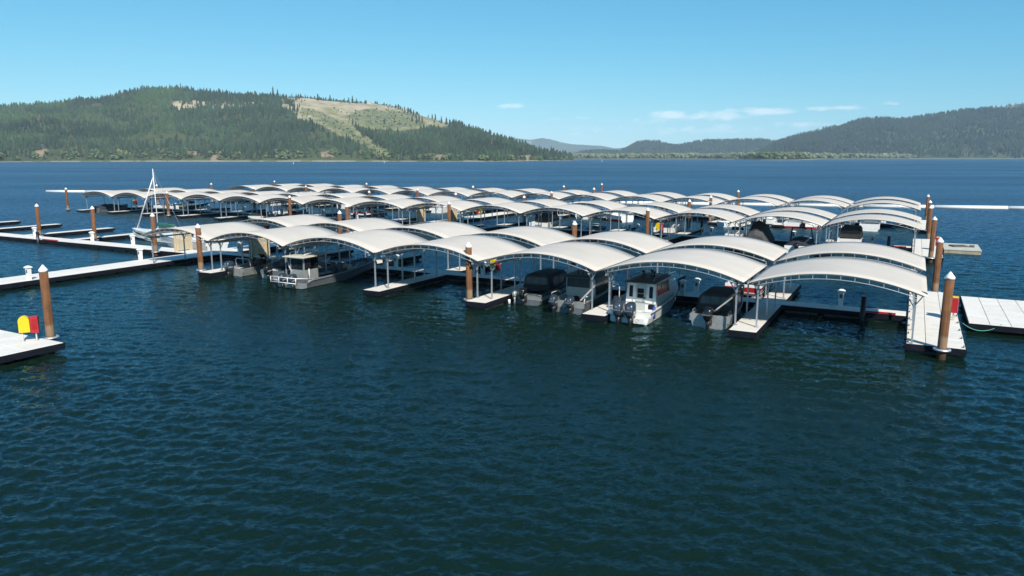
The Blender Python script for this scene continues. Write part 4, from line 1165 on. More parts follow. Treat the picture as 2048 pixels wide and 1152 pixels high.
# 1 white cabin boat with twin outboards
t, sc = boat('cabin_boat', 'white cabin boat with two blue grey outboards moored stern out in the front row', 15.6, .55, 9.3, 2.68, .72, 1.35, GELCOAT, GELCOAT, foredeck=.62, floor=.45, rubm=BLACK)
for x in (-.38, .38): outboard(t, x + -.15, MOTOR, 1.18, -.42, .55, brand='YAMAHA')
MB().box(-1.1, 1.05, -.30, -.005, .12, .42).build('motor_bracket', GELCOAT, t)
cz = 2.22
cab = MB().loft([[(-1.0, 2.1, .46), (1.0, 2.1, .46), (1.0, 6.4, .75), (-1.0, 6.4, .75)], [(-.98, 2.12, 1.25), (.98, 2.12, 1.25), (.98, 6.1, 1.35), (-.98, 6.1, 1.35)], [(-.86, 2.2, cz), (.86, 2.2, cz), (.84, 5.2, cz + .02), (-.84, 5.2, cz + .02)]], True, True, True, False).build('cabin', GELCOAT, t)
MB().loft([[(-.98, 1.75, cz), (.98, 1.75, cz), (.92, 5.45, cz + .02), (-.92, 5.45, cz + .02)], [(-.98, 1.75, cz + .06), (.98, 1.75, cz + .06), (.92, 5.45, cz + .08), (-.92, 5.45, cz + .08)], [(-.5, 2.0, cz + .17), (.5, 2.0, cz + .17), (.5, 5.1, cz + .18), (-.5, 5.1, cz + .18)]], True, True, True, False).build('cabin_roof', GREYD, t)
dr = MB().box(-.32, .30, 2.075, 2.105, .50, 2.02).build('door', DOORG, cab); dr.rotation_euler[0] = -.0
for z0, z1 in ((1.24, 1.50), (1.54, 1.84)): MB().box(-.22, .20, 2.06, 2.074, z0, z1).build('window', GLASS, dr)
MB().box(.22, .27, 2.03, 2.075, 1.2, 1.3).build('handle', BLACK, dr)
for x in (-.66, .64):
    MB().add([(x - .12, 2.112, 1.26), (x + .12, 2.112, 1.26), (x + .12, 2.165, 1.98), (x - .12, 2.165, 1.98)], [(0, 1, 2, 3)]).build('window', GLASS, cab)
for sg in (-1, 1):
    for y0, y1 in ((2.5, 3.3), (3.4, 4.3), (4.4, 5.0)):
        q = [(sg * (.97 + .012), y0, 1.36), (sg * (.97 + .012), y1, 1.36), (sg * (.88 + .012), y1 - .05, 2.08), (sg * (.88 + .012), y0, 2.08)]
        MB().add(q, [(0, 1, 2, 3) if sg > 0 else (3, 2, 1, 0)]).build('window', GLASS, cab)
MB().add([(-.8, 6.0, 1.4), (.8, 6.0, 1.4), (.72, 5.3, 2.15), (-.72, 5.3, 2.15)], [(3, 2, 1, 0)]).build('windshield', GLASS, cab)
tubes(t, 'roof_rail', GALV, [[(-.8, 2.1, cz + .1), (-.8, 2.3, cz + .33), (-.8, 4.9, cz + .33), (-.8, 5.1, cz + .1)], [(.8, 2.1, cz + .1), (.8, 2.3, cz + .33), (.8, 4.9, cz + .33), (.8, 5.1, cz + .1)], [(-.8, 3.6, cz + .33), (.8, 3.6, cz + .33)]])
for x, y in ((-.3, 3.4), (.1, 3.9), (.45, 3.3)): MB().cyl((x, y, cz + .15), (x, y, cz + .50), .05, .04, 8).cyl((x, y, cz + .50), (x, y, cz + .58), .12, .10, 10).build('deck_light', BLACK, t)
tubes(t, 'davit', WHITE, [[(-1.15, 1.3, .75), (-1.15, 1.3, 2.0), (-1.20, 1.3, 2.12), (-1.55, 1.25, 2.2), (-1.62, 1.25, 2.0)]], .035)
MB().box(-1.45, -1.1, 1.15, 1.5, 1.05, 1.35).build('davit_winch', NAVY, t)
MB().cyl((1.22, 1.0, .25), (1.22, 1.0, .95), .11, .11, 10).cyl((1.22, 1.0, .95), (1.22, 1.0, 1.05), .11, .03, 10).build('fender', BLUE, t)
MB().box(.85, 1.15, .95, 1.3, .78, 1.05).build('pot_puller', BLACK, t)
tubes(t, 'bow_rail', GALV, [[(sg * (-s[0][0] - .06), s[0][1], s[0][2] + .55 * min(1, k / 2)) for k, s in enumerate(sc[7:])] for sg in (-1, 1)], .018)
MB().loft([[(.62 + .10 * math.cos(q) * 1.0 + 0, -.32 + .03 * math.sin(p_), .28 + .10 * math.sin(q)) for q in [2 * PI * i / 14 for i in range(14)]] for p_ in (0, PI / 2, PI)], True).build('steering_loop', BLACK, t)

# 2 open alu boat with canvas enclosure, black outboard
t, sc = boat('fishing_boat', 'aluminium boat with black mesh canvas enclosure and black outboard beside the right finger dock', 11.05, 1.75, 6.8, 2.35, .72, 1.05, ALU, ALU, floor=.35, foredeck=.72)
outboard(t, 0.0, BLACKM, 1.05, -.32, .55, brand='MERCURY', stripe=False)
canvas_top(t, sc, 1.35, 4.9, 1.86, CANVAS)
MB().box(-1.0, -.35, .14, .55, .40, .68).build('transom_step', ALU, t); MB().box(.35, 1.0, .14, .55, .40, .68).build('transom_step', ALU, t)
MB().bar((.10, .6, .9), (1.0, 1.3, 1.7), .07).build('canvas_strap', ALU, t)
for sg in (-1, 1): tubes(t, 'grab_rail', GALV, [[(sg * 1.05, .15, .76), (sg * 1.05, .2, .98), (sg * 1.05, .8, .98), (sg * 1.05, .85, .76)]])

# 3 alu boat with hardtop, canvas back and twin outboards
t, sc = boat('hardtop_boat', 'aluminium boat with hardtop, beige canvas back and twin blue grey outboards', 20.15, 1.45, 8.0, 2.4, .78, 1.25, ALUD, ALU, floor=.40, foredeck=.66, rubm=ALU)
for x in (-.78, .38): outboard(t, x, MOTOR, .92, -.32, .52, brand='YAMAHA')
MB().box(-1.0, 1.0, 2.2, 2.24, .45, 1.35).build('canvas_back', BEIGE, t)
MB().box(-.95, .62, 2.2, 2.23, 1.36, 2.04).build('clear_back_panel', VINYL, t)
MB().box(.66, 1.0, 2.2, 2.24, 1.36, 2.04).build('canvas_flap', BEIGE, t)
for sg in (-1, 1):
    MB().box(sg * 1.02 - .012, sg * 1.02 + .012, 2.26, 4.9, .9, 1.38).build('side_curtain', CANVAS, t)
    MB().box(sg * 1.02 - .012, sg * 1.02 + .012, 2.26, 4.9, 1.39, 2.04).build('side_window', VINYL, t)
    for y in (2.22, 4.95): MB().bar((sg * 1.05, y, .8), (sg * 1.0, y, 2.07), .05).build('roof_post', GALV, t)
MB().loft([[(-1.25, 1.6, 2.07), (1.25, 1.6, 2.07), (1.15, 5.4, 2.09), (-1.15, 5.4, 2.09)], [(-1.25, 1.6, 2.13), (1.25, 1.6, 2.13), (1.15, 5.4, 2.15), (-1.15, 5.4, 2.15)], [(-.7, 2.0, 2.21), (.7, 2.0, 2.21), (.7, 5.0, 2.23), (-.7, 5.0, 2.23)]], True, True, True, False).build('hardtop', GREYD, t)
tubes(t, 'rod_rack', BLACK, [[(x, 2.3, 2.21), (x, 2.2, 2.70)] for x in (-.2, .15, .5, .8)], .03)
windshield(t, 5.4, .95, 1.25, .9)
tubes(t, 'stern_rail', WHITE, [[(-1.15, .1, .8), (-1.15, .15, 1.25), (-1.12, 1.2, 1.25), (-1.1, 1.6, .85)], [(1.15, .1, .8), (1.15, .3, 1.1), (1.15, 1.5, 1.1)], [(-.15, -.2, .3), (-.1, .0, .95), (.12, .05, 1.0), (.15, .2, .8)]], .028)
MB().cyl((-.25, 2.12, .55), (-.25, 2.15, .56), .26, .26, 14).build('spare_propeller_cover', BLACK, t)

# 4 dark canvas boat near the centre pile
t, sc = boat('fishing_boat', 'dark covered fishing boat with aluminium transom beside the centre pile', 23.75, 2.75, 7.2, 2.2, .72, 1.10, ALUD, ALU, floor=.35, foredeck=.72, stripe=(.35, .75, WHITE))
outboard(t, -.1, BLACKM, .95, -.32, .52, stripe=True)
outboard(t, -.78, ALU, .55, -.25, .52, stripe=False)
canvas_top(t, sc, 1.55, 5.6, 1.9, CANVAS)
MB().box(-.95, -.4, .14, .6, .4, .74).build('battery_box', WHITE, t)
MB().cyl((-1.25, -.2, -.05), (-1.25, -.2, .28), .09, .09, 10).build('fender', WHITE, t)

# 5 grey landing craft with pilothouse
t, sc = boat('landing_craft', 'grey aluminium work boat with flat roofed pilothouse and twin outboards in a railed stern', 43.0 - .35, .15, 9.0, 2.75, .62, 1.18, ALUD, ALUD, blunt=.45, floor=.38, gun=.10, rubm=ALU, draft=.25)
for x in (-.62, .42): outboard(t, x, MOTOR, 1.0, -.62, .42, brand='YAMAHA')
MB().box(-1.25, 1.25, -.55, -.015, .05, .38).build('engine_bracket', ALU, t)
tubes(t, 'stern_rail', WHITE, [[(-1.3, .6, .7), (-1.3, -1.2, .95), (1.3, -1.2, .95), (1.3, .6, .7)], [(-1.3, -1.2, .55), (1.3, -1.2, .55)]] + [[(x, -1.2, .5), (x, -1.2, .97)] for x in (-1.3, -.45, .45, 1.3)], .032)
for sg in (-1, 1): MB().bar((sg * 1.36, .02, .45), (sg * 1.36, 1.0, .82), .09, .05).build('sheer_plate', ALU, t)
ph = MB().box(-.95, .55, 2.0, 2.06, .40, 1.30).box(-.95, -.82, 2.0, 2.06, 1.30, 2.28).box(.42, .55, 2.0, 2.06, 1.30, 2.28).box(-.82, .42, 2.0, 2.06, 2.15, 2.28).box(.50, .56, 2.06, 3.5, .40, 1.30).box(-.98, -.92, 2.06, 3.5, .40, 1.30).build('pilothouse', ALU, t); ph.location[1] = -1.5
MB().box(-.82, .42, 2.02, 2.04, 1.30, 1.70).build('window', GLASS, ph); MB().box(-.82, .42, 2.02, 2.04, 1.74, 2.15).build('window', GLASS, ph)
for x in (-.95, .53):
    MB().box(x - .02, x + .02, 2.1, 2.75, 1.36, 2.2).build('window', GLASS, ph)
MB().box(-.95, .55, 3.5, 3.54, 1.0, 2.28).build('front_window', GLASS, ph)
MB().loft([[(-1.2, 1.5, 2.30), (.95, 1.5, 2.30), (.95, 4.1, 2.32), (-1.2, 4.1, 2.32)], [(-1.2, 1.5, 2.36), (.95, 1.5, 2.36), (.95, 4.1, 2.38), (-1.2, 4.1, 2.38)], [(-.9, 1.8, 2.41), (.65, 1.8, 2.41), (.65, 3.9, 2.42), (-.9, 3.9, 2.42)]], True, True, True, False).build('roof', OLDC, t).location[1] = -1.5
tubes(t, 'roof_rail', WHITE, [[(-.9, 2.0, 2.42), (-.9, 2.05, 2.62), (-.9, 3.7, 2.62), (-.9, 3.75, 2.42)], [(-.9, 3.7, 2.62), (.6, 3.7, 2.62)], [(.6, 2.0, 2.42), (.6, 2.05, 2.55), (.6, 3.7, 2.62)]], .025).location[1] = -1.5
for i in range(5): MB().box(-.75 + i * .3, -.60 + i * .3, 3.66, 3.74, 2.60, 2.74).build('flood_light', WHITE, t, (0, -1.5, 0))
for x, y in ((-.3, 6.2), (.35, 6.0)):
    MB().loft([[(x + r * math.cos(2 * PI * i / 8), y + r * math.sin(2 * PI * i / 8), .4 + z) for i in range(8)] for r, z in ((.22, 0), (.30, .25), (.24, .55), (.08, .68))], True, True, True).build('sack', BEIGE, t)
for x in (-.5, .5): tubes(t, 'bow_rail', BLACK, [[(x - .3, 8.0, .95), (x - .3, 8.0, 1.6), (x + .3, 8.0, 1.6), (x + .3, 8.0, .95)], [(x, 8.0, .95), (x, 8.0, 1.6)]], .025)
tubes(t, 'fishing_rod', WHITE, [[(-1.15, 1.0, .7), (-1.35, .6, 2.0)], [(-.85, .8, .6), (-.75, .2, 1.6)]], .025)
seat(t, .2, 5.2, .40, GREYD); seat(t, -.55, 5.2, .40, GREYD)
tubes(t, 'antenna_bracket', WHITE, [[(1.15, .4, .6), (1.15, .4, 1.5)], [(.9, 5.3, .6), (1.2, 6.2, 1.2)]], .035)

# 6 dark fishing boat beside it
t, sc = boat('fishing_boat', 'shaded fishing boat with black outboard and upright rods left of the grey work boat', 47.2, 2.0, 7.0, 2.3, .70, 1.05, ALU, ALUD, floor=.35, foredeck=.68)
outboard(t, .1, BLACKM, 1.0, -.32, .52, stripe=True)
tubes(t, 'fishing_rod', WHITE, [[(-.9, 1.2, .7), (-.7, .9, 2.0)], [(-.2, 1.4, .7), (.15, .9, 1.9)], [(.5, 1.6, .7), (.8, 1.2, 1.8)]], .018)
seat(t, -.5, 2.6, .35, BLACK); seat(t, .5, 2.6, .35, BLACK); windshield(t, 4.6, 1.0, 1.0, .55)
MB().box(-.4, .4, .3, .8, .36, .78).build('cooler', WHITE, t)
# 7 small alu skiff at the left
t, sc = boat('skiff', 'small aluminium skiff with arched rail and blue grey outboard beside the left pile', 51.2, 1.8, 5.6, 2.0, .62, .95, ALU, ALU, floor=.30, foredeck=.75)
outboard(t, -.25, MOTOR, 1.1, -.36, .50, tilt=-.12, brand='YAMAHA')
tubes(t, 'arch_rail', WHITE, [[(-.85, 1.0, .62), (-.85, .9, 1.25), (-.7, .88, 1.38), (.7, .88, 1.38), (.85, .9, 1.25), (.85, 1.0, .62)], [(.0, .88, 1.38), (.0, .88, 1.62)]], .032)
MB().cyl((0, .88, 1.62), (0, .88, 1.76), .05, .04, 8).build('stern_light', WHITE, t)
MB().box(-.35, .35, 2.6, 3.2, .30, 1.15).build('console', BLACK, t); seat(t, 0, 2.0, .30, BLACK, .7); windshield(t, 3.3, .45, 1.15, .4)
# shaded work platform with winch gear behind the skiff
t = thing('winch_rack', 'dark rack of posts and cable reels standing in shade under the left canopy', 'equipment', W(48.8, 6.4, 0))
MB().box(-1.3, 1.3, -1.2, 1.2, .1, .35).build('barge_deck', BLACK, t)
for x in (-1.1, -.7, -.3): MB().box(x - .07, x + .07, -.1, .1, .35, 2.6).build('frame_post', GREYD, t)
for y, r in ((-.6, .6), (.5, .5)): MB().cyl((.5, y - .25, .95), (.5, y + .25, .95), r, r, 18).build('cable_reel', BLACK, t)

def pontoon(label, a, b, L=6.5, B=2.5, side=REDB, top=None, rev=False, rails=WHITE, seats=WHITE, canopy=None, cover=None):
    t = thing('pontoon_boat', label, 'boat', W(a, b, 0), -TH + (PI if rev else 0), 'boats in the berths')
    for x in (-.85, .85):
        MB().loft([[(x + r * math.cos(2 * PI * i / 10), y, .10 + r * math.sin(2 * PI * i / 10)) for i in range(10)] for y, r in ((0, .1), (.1, .3), (L - 1.0, .3), (L - .3, .2), (L, .05))], True, True, True).build('pontoon_tube', ALU, t)
    MB().box(-B / 2, B / 2, .05, L - .35, .42, .52).build('deck', GREYD, t)
    fw = MB()
    for (x0, x1, y0, y1) in ((-B / 2 + .02, -B / 2 + .06, .3, L - .5), (B / 2 - .06, B / 2 - .02, .3, L - .5), (-B / 2 + .06, B / 2 - .06, L - .54, L - .5), (-B / 2 + .06, B / 2 - .06, .3, .34)): fw.box(x0, x1, y0, y1, .56, .92)
    fw.build('fence_panel', side, t)
    rl = MB()
    for z0, z1 in ((.525, .56), (.925, 1.12)):
        for (x0, x1, y0, y1) in ((-B / 2 + .01, -B / 2 + .07, .29, L - .49), (B / 2 - .07, B / 2 - .01, .29, L - .49), (-B / 2 + .07, B / 2 - .07, L - .55, L - .49), (-B / 2 + .07, B / 2 - .07, .29, .35)): rl.box(x0, x1, y0, y1, z0, z1)
    rl.build('fence_rail', rails, t)
    for sg in (-1, 1):
        MB().box(*sorted((sg * (B / 2 - .12), sg * (B / 2 - .65))), .6, 2.4, .525, .90).box(*sorted((sg * (B / 2 - .12), sg * (B / 2 - .28))), .6, 2.4, .90, 1.30).build('couch', seats, t)
        MB().box(*sorted((sg * (B / 2 - .12), sg * (B / 2 - .65))), L - 2.2, L - .65, .525, .90).box(*sorted((sg * (B / 2 - .12), sg * (B / 2 - .28))), L - 2.2, L - .65, .90, 1.30).build('couch', seats, t)
    MB().box(.2, .8, L * .45, L * .45 + .4, .525, 1.35).build('helm', WHITE, t)
    outboard(t, 0, BLACKM, .9, -.25, .55, stripe=False)
    if canopy:
        MB().box(-B / 2, B / 2, L * .35, L * .85, 2.45, 2.52).build('bimini', canopy, t)
        tubes(t, 'bimini_frame', GALV, [[(sg * (B / 2 - .05), L * .6, 1.1), (sg * (B / 2 - .08), L * .6 + d, 2.45)] for sg in (-1, 1) for d in (-1.4, 0, 1.4)], .02)
    if cover:
        MB().loft([[(-B / 2 + .02, y, 1.14), (-B * .2, y, 1.14 + h), (B * .2, y, 1.14 + h), (B / 2 - .02, y, 1.14)] for y, h in ((.3, .1), (1.2, .5), (3.5, .55), (L - 1, .35), (L - .5, .05))], False, smooth=False).build('mooring_cover', cover, t)
    return t
pontoon('white and red pontoon boat behind the right finger dock of the front row', 11.1, 11.2, 6.2, 2.5, REDB)
# back side of the front row at left
t, sc = boat('runabout', 'white runabout with a red deck seen over the leftmost front canopy', 66.5, 23.5, 7, 2.4, .8, 1.2, GELCOAT, REDB, foredeck=.5, jit=PI / 2 + .1, stripe=(.5, .8, REDB))
windshield(t, 4.0, .9, 1.2, .5)

# middle row
def cover_boat(label, a, b, L, B, m, peak=1.9, rev=False, hull=GELCOAT, stripe=None, tower=False):
    t, sc = boat('covered_boat', label, a, b, L, B, .8, 1.15, hull, hull, rev=rev, foredeck=.6, stripe=stripe)
    rings = []
    for i in range(0, len(sc) - 1):
        f = i / (len(sc) - 1); w = -sc[i][0][0] - .01; z = sc[i][0][2] - .02
        h = (peak - z) * max(.12, math.sin(PI * min(1, f * 1.15 + .12)) ** .8) * (1 + .1 * math.sin(i * 2.1))
        rings.append([(-w - .02, sc[i][0][1], z - .15), (-w, sc[i][0][1], z + .06), (-w * .5, sc[i][0][1], z + .06 + h * .78), (0, sc[i][0][1], z + .06 + h), (w * .5, sc[i][0][1], z + .06 + h * .78), (w, sc[i][0][1], z + .06), (w + .02, sc[i][0][1], z - .15)])
    mb = MB().loft(rings, False, smooth=False); mb.add(rings[0], [tuple(range(7))]); mb.add(rings[-1], [tuple(reversed(range(7)))])
    mb.build('mooring_cover', m, t)
    if tower:
        tubes(t, 'wake_tower', BLACK, [[(-1.15, 3.0, 1.0), (-.95, 2.6, 2.5), (.95, 2.6, 2.5), (1.15, 3.0, 1.0)], [(-1.15, 3.9, 1.0), (-.95, 3.0, 2.5), (.95, 3.0, 2.5), (1.15, 3.9, 1.0)]], .045)
    outboard(t, 0, BLACKM, .85, -.3, .55, stripe=False)
    return t, sc
MR = 38.5
t, sc = boat('ski_boat', 'white ski boat with black bimini and dark stern in the rightmost middle bay', 7.0, MR + 10.7, 6.6, 2.5, .85, 1.2, GELCOAT, GELCOAT, foredeck=.55, stripe=(.1, .6, BLACK))
canvas_top(t, sc, 1.3, 4.4, 2.2, CANVAS, BLACK); MB().box(-.8, .8, -.7, -.02, .25, .36).build('swim_platform', BEIGE, t)
cover_boat('white boat under a navy cover with a black wake tower in the middle row', 11.3, MR + 1.4, 7.4, 2.5, NAVY, 1.5, tower=True)
MB()
cover_boat('large boat under a peaked charcoal cover, right of centre in the middle row', 15.6, MR + 1.0, 8.6, 2.8, CANVG, 3.0, hull=BLACK)
t, sc = boat('runabout', 'small white runabout behind the middle walkway beside a lone light post', 19.9, MR + 11.2, 5.2, 2.0, .7, .95, GELCOAT, GELCOAT, foredeck=.55); windshield(t, 2.6, .8, 1.0, .45)
pontoon('white pontoon boat with black bimini beside the yellow cabinet in the middle row', 28.6, MR + 10.8, 6.5, 2.5, GELCOAT, canopy=CANVAS, cover=None)
t, sc = boat('jet_boat', 'small dark boat with black rails in the middle row left of the centre gap', 38.0, MR + 10.6, 4.5, 1.8, .65, .9, BLACK, BLACK, foredeck=.5); tubes(t, 'rail', GALV, [[(-.8, .3, .7), (-.8, .3, 1.3), (.8, .3, 1.3), (.8, .3, .7)], [(-.8, .3, 1.0), (.8, .3, 1.0)]], .03)
t, sc = boat('cruiser', 'white boat with square white stern and dark tower behind the middle walkway', 46.0, MR + 10.5, 7.5, 2.7, 1.05, 1.35, GELCOAT, GELCOAT, foredeck=.55, floor=.5)
canvas_top(t, sc, 1.6, 4.4, 2.3, CANVAS, BLACK); tubes(t, 'radar_arch', ALU, [[(-1.1, 2.0, 1.2), (-1.0, 2.4, 3.0), (1.0, 2.4, 3.0), (1.1, 2.0, 1.2)]], .12)
MB().box(-.45, .45, -.03, -.012, .55, .80).build('stern_name_plate', ALU, t)
# fairway between middle and far rows
t, sc = boat('cruiser', 'white boat with a red waterline stripe facing the middle row', 39.6, 67.2, 7.4, 2.6, .95, 1.45, GELCOAT, GELCOAT, foredeck=.45, jit=PI / 2 - .5, stripe=(.0, .4, RED)); windshield(t, 3.6, 1.0, 1.4, .5)
t, sc = boat('runabout', 'small white boat off the tip of the far row near the centre', 25.2, 66.2, 5, 2.0, .7, 1.0, GELCOAT, GELCOAT, foredeck=.5, jit=-.8)
pontoon('white covered pontoon boat at the near side of the far row, right of centre', 19.5, 68.6, 7.2, 2.6, GELCOAT, cover=WHITE)
t, sc = boat('runabout', 'red and white runabout, left of two red boats at the far row', 15.9, 68.8, 5.6, 2.1, .8, 1.1, REDB, GELCOAT, foredeck=.5, stripe=(.6, .9, WHITE)); windshield(t, 2.8, .8, 1.1, .45)
t, sc = boat('runabout', 'red and white runabout, right of two red boats at the far row', 13.0, 69.0, 5.6, 2.2, .8, 1.1, REDB, GELCOAT, foredeck=.5, jit=.3); windshield(t, 2.8, .8, 1.1, .45)
t, sc = boat('cabin_cruiser', 'white boat roof showing behind the rightmost middle canopy', 6.0, 69.5, 7, 2.5, .95, 1.3, GELCOAT, GELCOAT, foredeck=.5)
MB().loft([[(-.9, 2.6, 1.0), (.9, 2.6, 1.0), (.8, 4.8, 1.3), (-.8, 4.8, 1.3)], [(-.7, 2.8, 1.7), (.7, 2.8, 1.7), (.6, 4.2, 1.7), (-.6, 4.2, 1.7)]], True, True, True, False).build('cabin', GELCOAT, t)
for i, (a, b, l) in enumerate(((72.3, 68.4, 'white cabin cruiser seen through the middle row, right of a pair'), (76.2, 68.4, 'white cabin cruiser seen through the middle row, left of a pair'))):
    t, sc = boat('cabin_cruiser', l, a, b, 8, 2.7, 1.0, 1.5, GELCOAT, GELCOAT, foredeck=.5, floor=.5)
    c = MB().loft([[(-1.1, 2.0, 1.0), (1.1, 2.0, 1.0), (1.0, 5.2, 1.3), (-1.0, 5.2, 1.3)], [(-.95, 2.2, 2.3), (.95, 2.2, 2.3), (.8, 4.4, 2.3), (-.8, 4.4, 2.3)]], True, True, True, False).build('cabin', GELCOAT, t)
    MB().box(-.8, .8, 2.06, 2.1, 1.3, 2.0).build('window', GLASS, c); MB().box(-1.05, 1.05, 1.9, 4.7, 2.31, 2.4).build('cabin_roof', WHITE, t)
    tubes(t, 'bow_rail', GALV, [[(sg * (-s[0][0] - .06), s[0][1], s[0][2] + .5) for s in sc[7:]] for sg in (-1, 1)], .02)
# left half of the middle row
pontoon('pontoon boat with red seats left of centre in the middle row', 78.0, MR + 10.4, 6.8, 2.5, BLACK, seats=REDB, canopy=CANVAS)
t = thing('swim_float', 'cluttered float with orange crate, white folded parasol and chairs in the middle row', 'float', W(70.6, MR + 4.2, 0))
MB().box(-1.6, 1.6, -3.2, 3.2, .1, .42).build('deck', OLDC, t)
MB().box(-1.3, -.5, -2.8, -2.2, .42, .85).build('crate', ORANGE, t); MB().box(.9, 1.4, -2.6, -1.6, .42, 1.0).build('chest', GREEN, t)
MB().loft([[(.1 + r * math.cos(2 * PI * i / 8), -2.3 + r * math.sin(2 * PI * i / 8), z) for i in range(8)] for r, z in ((.05, .42), (.06, 1.2), (.26, 1.3), (.14, 2.0), (.02, 2.5))], True, True, True).build('folded_parasol', WHITE, t)
for x, y in ((-1.0, -.8), (.2, -.5), (1.0, .3)):
    MB().box(x - .28, x + .28, y - .28, y + .28, .78, .84).box(x - .28, x + .28, y + .2, y + .27, .84, 1.35).box(x - .26, x - .2, y - .25, y + .25, .42, .78).box(x + .2, x + .26, y - .25, y + .25, .42, .78).build('deck_chair', WHITE, t)
MB().box(-1.4, -.2, 1.2, 2.6, .42, 1.5).build('bench_stack', GREYD, t)
t, sc = boat('runabout', 'green and white open bowrider poking its bow out under a middle row canopy', 90.6, MR + 7.6, 7.2, 2.4, .7, 1.0, GELCOAT, GREEN, foredeck=.62, rev=True, stripe=(.3, .9, WHITE))
windshield(t, 4.2, .95, .95, .5); MB().box(-.6, .6, 5.2, 6.0, .95, 1.35).build('folded_tarp', NAVY, t); seat(t, -.5, 2.4, .3, BEIGE); seat(t, .5, 2.4, .3, BEIGE)
t, sc = boat('wakeboard_boat', 'dark boat with tower stored behind the green bowrider', 86.5, MR + 1.5, 7.5, 2.5, .8, 1.2, BLACK, GREYD, foredeck=.55); tubes(t, 'wake_tower', BLACK, [[(-1.15, 3.0, 1.0), (-.95, 2.6, 2.5), (.95, 2.6, 2.5), (1.15, 3.0, 1.0)]], .05); windshield(t, 4.0, 1.0, 1.15, .5)
t, sc = boat('wakeboard_boat', 'white and black wakeboard boat with tower left of the green bowrider', 95.0, MR + 10.6, 7.0, 2.4, .8, 1.15, GELCOAT, GELCOAT, foredeck=.5, stripe=(.2, .7, NAVY)); tubes(t, 'wake_tower', BLACK, [[(-1.1, 3.0, 1.0), (-.9, 2.6, 2.4), (.9, 2.6, 2.4), (1.1, 3.0, 1.0)]], .05); windshield(t, 4.0, 1.0, 1.1, .5)
t, sc = boat('wakeboard_boat', 'dark wakeboard boat with tower beside white bow in the third bay from the left', 121.8, MR + 10.8, 7.5, 2.5, .85, 1.2, NAVY, GELCOAT, foredeck=.5); tubes(t, 'wake_tower', BLACK, [[(-1.1, 3.0, 1.0), (-.9, 2.6, 2.5), (.9, 2.6, 2.5), (1.1, 3.0, 1.0)]], .05); windshield(t, 4.0, 1.0, 1.2, .5)
t, sc = boat('runabout', 'white runabout in the second bay from the left of the middle row', 126.6, MR + 10.8, 6.0, 2.2, .8, 1.1, GELCOAT, GELCOAT, foredeck=.45)
t, sc = cover_boat('small boat under a navy cover at the far left end of the middle row', 130.9, MR + 1.6, 6.0, 2.2, NAVY, 1.4, hull=ALUD)
for i, (a, b) in enumerate(((5.5, 78.6), (30.6, 78.4), (39.0, 78.6), (48.0, 69.0), (84.0, 78.6), (99.0, 69.2), (118.0, 69.2))):
    cover_boat(f'dark covered boat, {nth(i)} from the right in the far row', a, b, 6.5, 2.4, CANVAS if i % 2 else NAVY, 1.9)

SAIL_A, SAIL_H = 80.8, 8.55
# sailboat and lapstrake cruiser left of the front row
t, sc = boat('sailboat', 'white sailboat with green stripe, tall bare mast and leaning white boom by the open walkway', SAIL_A - 4.75, 16.2, 9.5, 2.7, .95, 1.25, GELCOAT, GELCOAT, foredeck=.3, jit=PI / 2, stripe=(.45, .75, GREEN), draft=.5)
MB().loft([[(-.75, 2.6, 1.05), (.75, 2.6, 1.05), (.55, 5.8, 1.2), (-.55, 5.8, 1.2)], [(-.6, 2.8, 1.5), (.6, 2.8, 1.5), (.4, 5.4, 1.45), (-.4, 5.4, 1.45)]], True, True, True, False).build('cabin_trunk', GELCOAT, t)
t.rotation_euler[0] = 0
MB().cyl((0, 4.75, 1.3), (.0, 4.85, SAIL_H), .055, .045, 10).build('mast', WHITE, t)
MB().cyl((.0, 4.9, SAIL_H - 1.0), (.0, 8.7, 1.35), .06, .085, 10).build('furled_sail', WHITE, t)
MB().cyl((0, 4.7, 1.9), (.0, 1.4, 1.8), .05, .05, 8).build('boom', ALU, t)
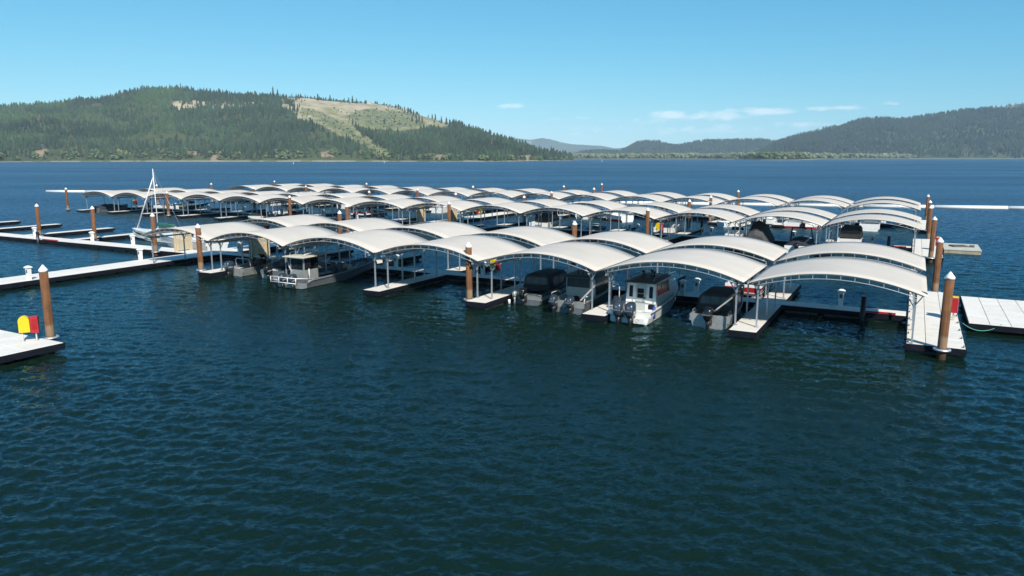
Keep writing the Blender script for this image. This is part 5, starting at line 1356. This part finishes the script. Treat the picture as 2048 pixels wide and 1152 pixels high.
MB().loft([[(r * math.cos(2 * PI * i / 8), 4.55 - d, 1.95 + r * 1.2 * math.sin(2 * PI * i / 8)) for i in range(8)] for d, r in ((-.1, .2), (.3, .22), (1.8, .16), (3.0, .10))], True, True, True).build('sail_cover', GREEN, t)
tubes(t, 'rigging', GALV, [[(0, 4.85, SAIL_H - .05), (1.2, 4.5, 1.1)], [(0, 4.85, SAIL_H - .05), (-1.2, 4.5, 1.1)], [(0, 4.85, SAIL_H - .05), (0, .1, 1.0)], [(0, 7.9, 1.25), (0, 9.0, 1.9), (0, 9.3, 1.3)]], .014)
t, sc = boat('lapstrake_cruiser', 'white lapstrake cruiser lying along the open walkway behind the left gate', 66.3, 12.7, 9.4, 2.9, 1.05, 1.75, GELCOAT, GELCOAT, foredeck=.4, jit=PI / 2, floor=.6, rubm=WHITE)
for k in range(6):
    for sg in (-1, 1):
        f = .12 + k * .14
        MB().tube([tuple(Vector((sg * (-Vector(s[1]).lerp(Vector(s[0]), f).x + .012), *Vector(s[1]).lerp(Vector(s[0]), f).yz))) for s in sc[:-1]], .016, 4).build('strake', ALU, t)
MB().loft([[(-1.1, 1.8, 1.1), (1.1, 1.8, 1.1), (.9, 5.6, 1.5), (-.9, 5.6, 1.5)], [(-1.0, 2.0, 1.95), (1.0, 2.0, 1.95), (.8, 5.0, 1.95), (-.8, 5.0, 1.95)]], True, True, True, False).build('cabin', GELCOAT, t)
for sg in (-1, 1): MB().add([(sg * 1.07, 2.4, 1.45), (sg * .99, 4.8, 1.55), (sg * .90, 4.6, 1.85), (sg * 1.02, 2.4, 1.85)], [(0, 1, 2, 3)]).build('window', GLASS, t)
# small loose things: orange mooring buoy near the centre left finger, white board
b = MB().loft([[(r * math.cos(2 * PI * i / 12), r * math.sin(2 * PI * i / 12), z) for i in range(12)] for r, z in ((.04, 0), (.16, .08), (.2, .22), (.16, .36), (.05, .44))], True, True, True).build('mooring_buoy', ORANGE, None, W(42.5, 9.7, DZ))
tag(b, 'orange buoy sitting on the front walkway left of a pedestal pair', 'buoy')
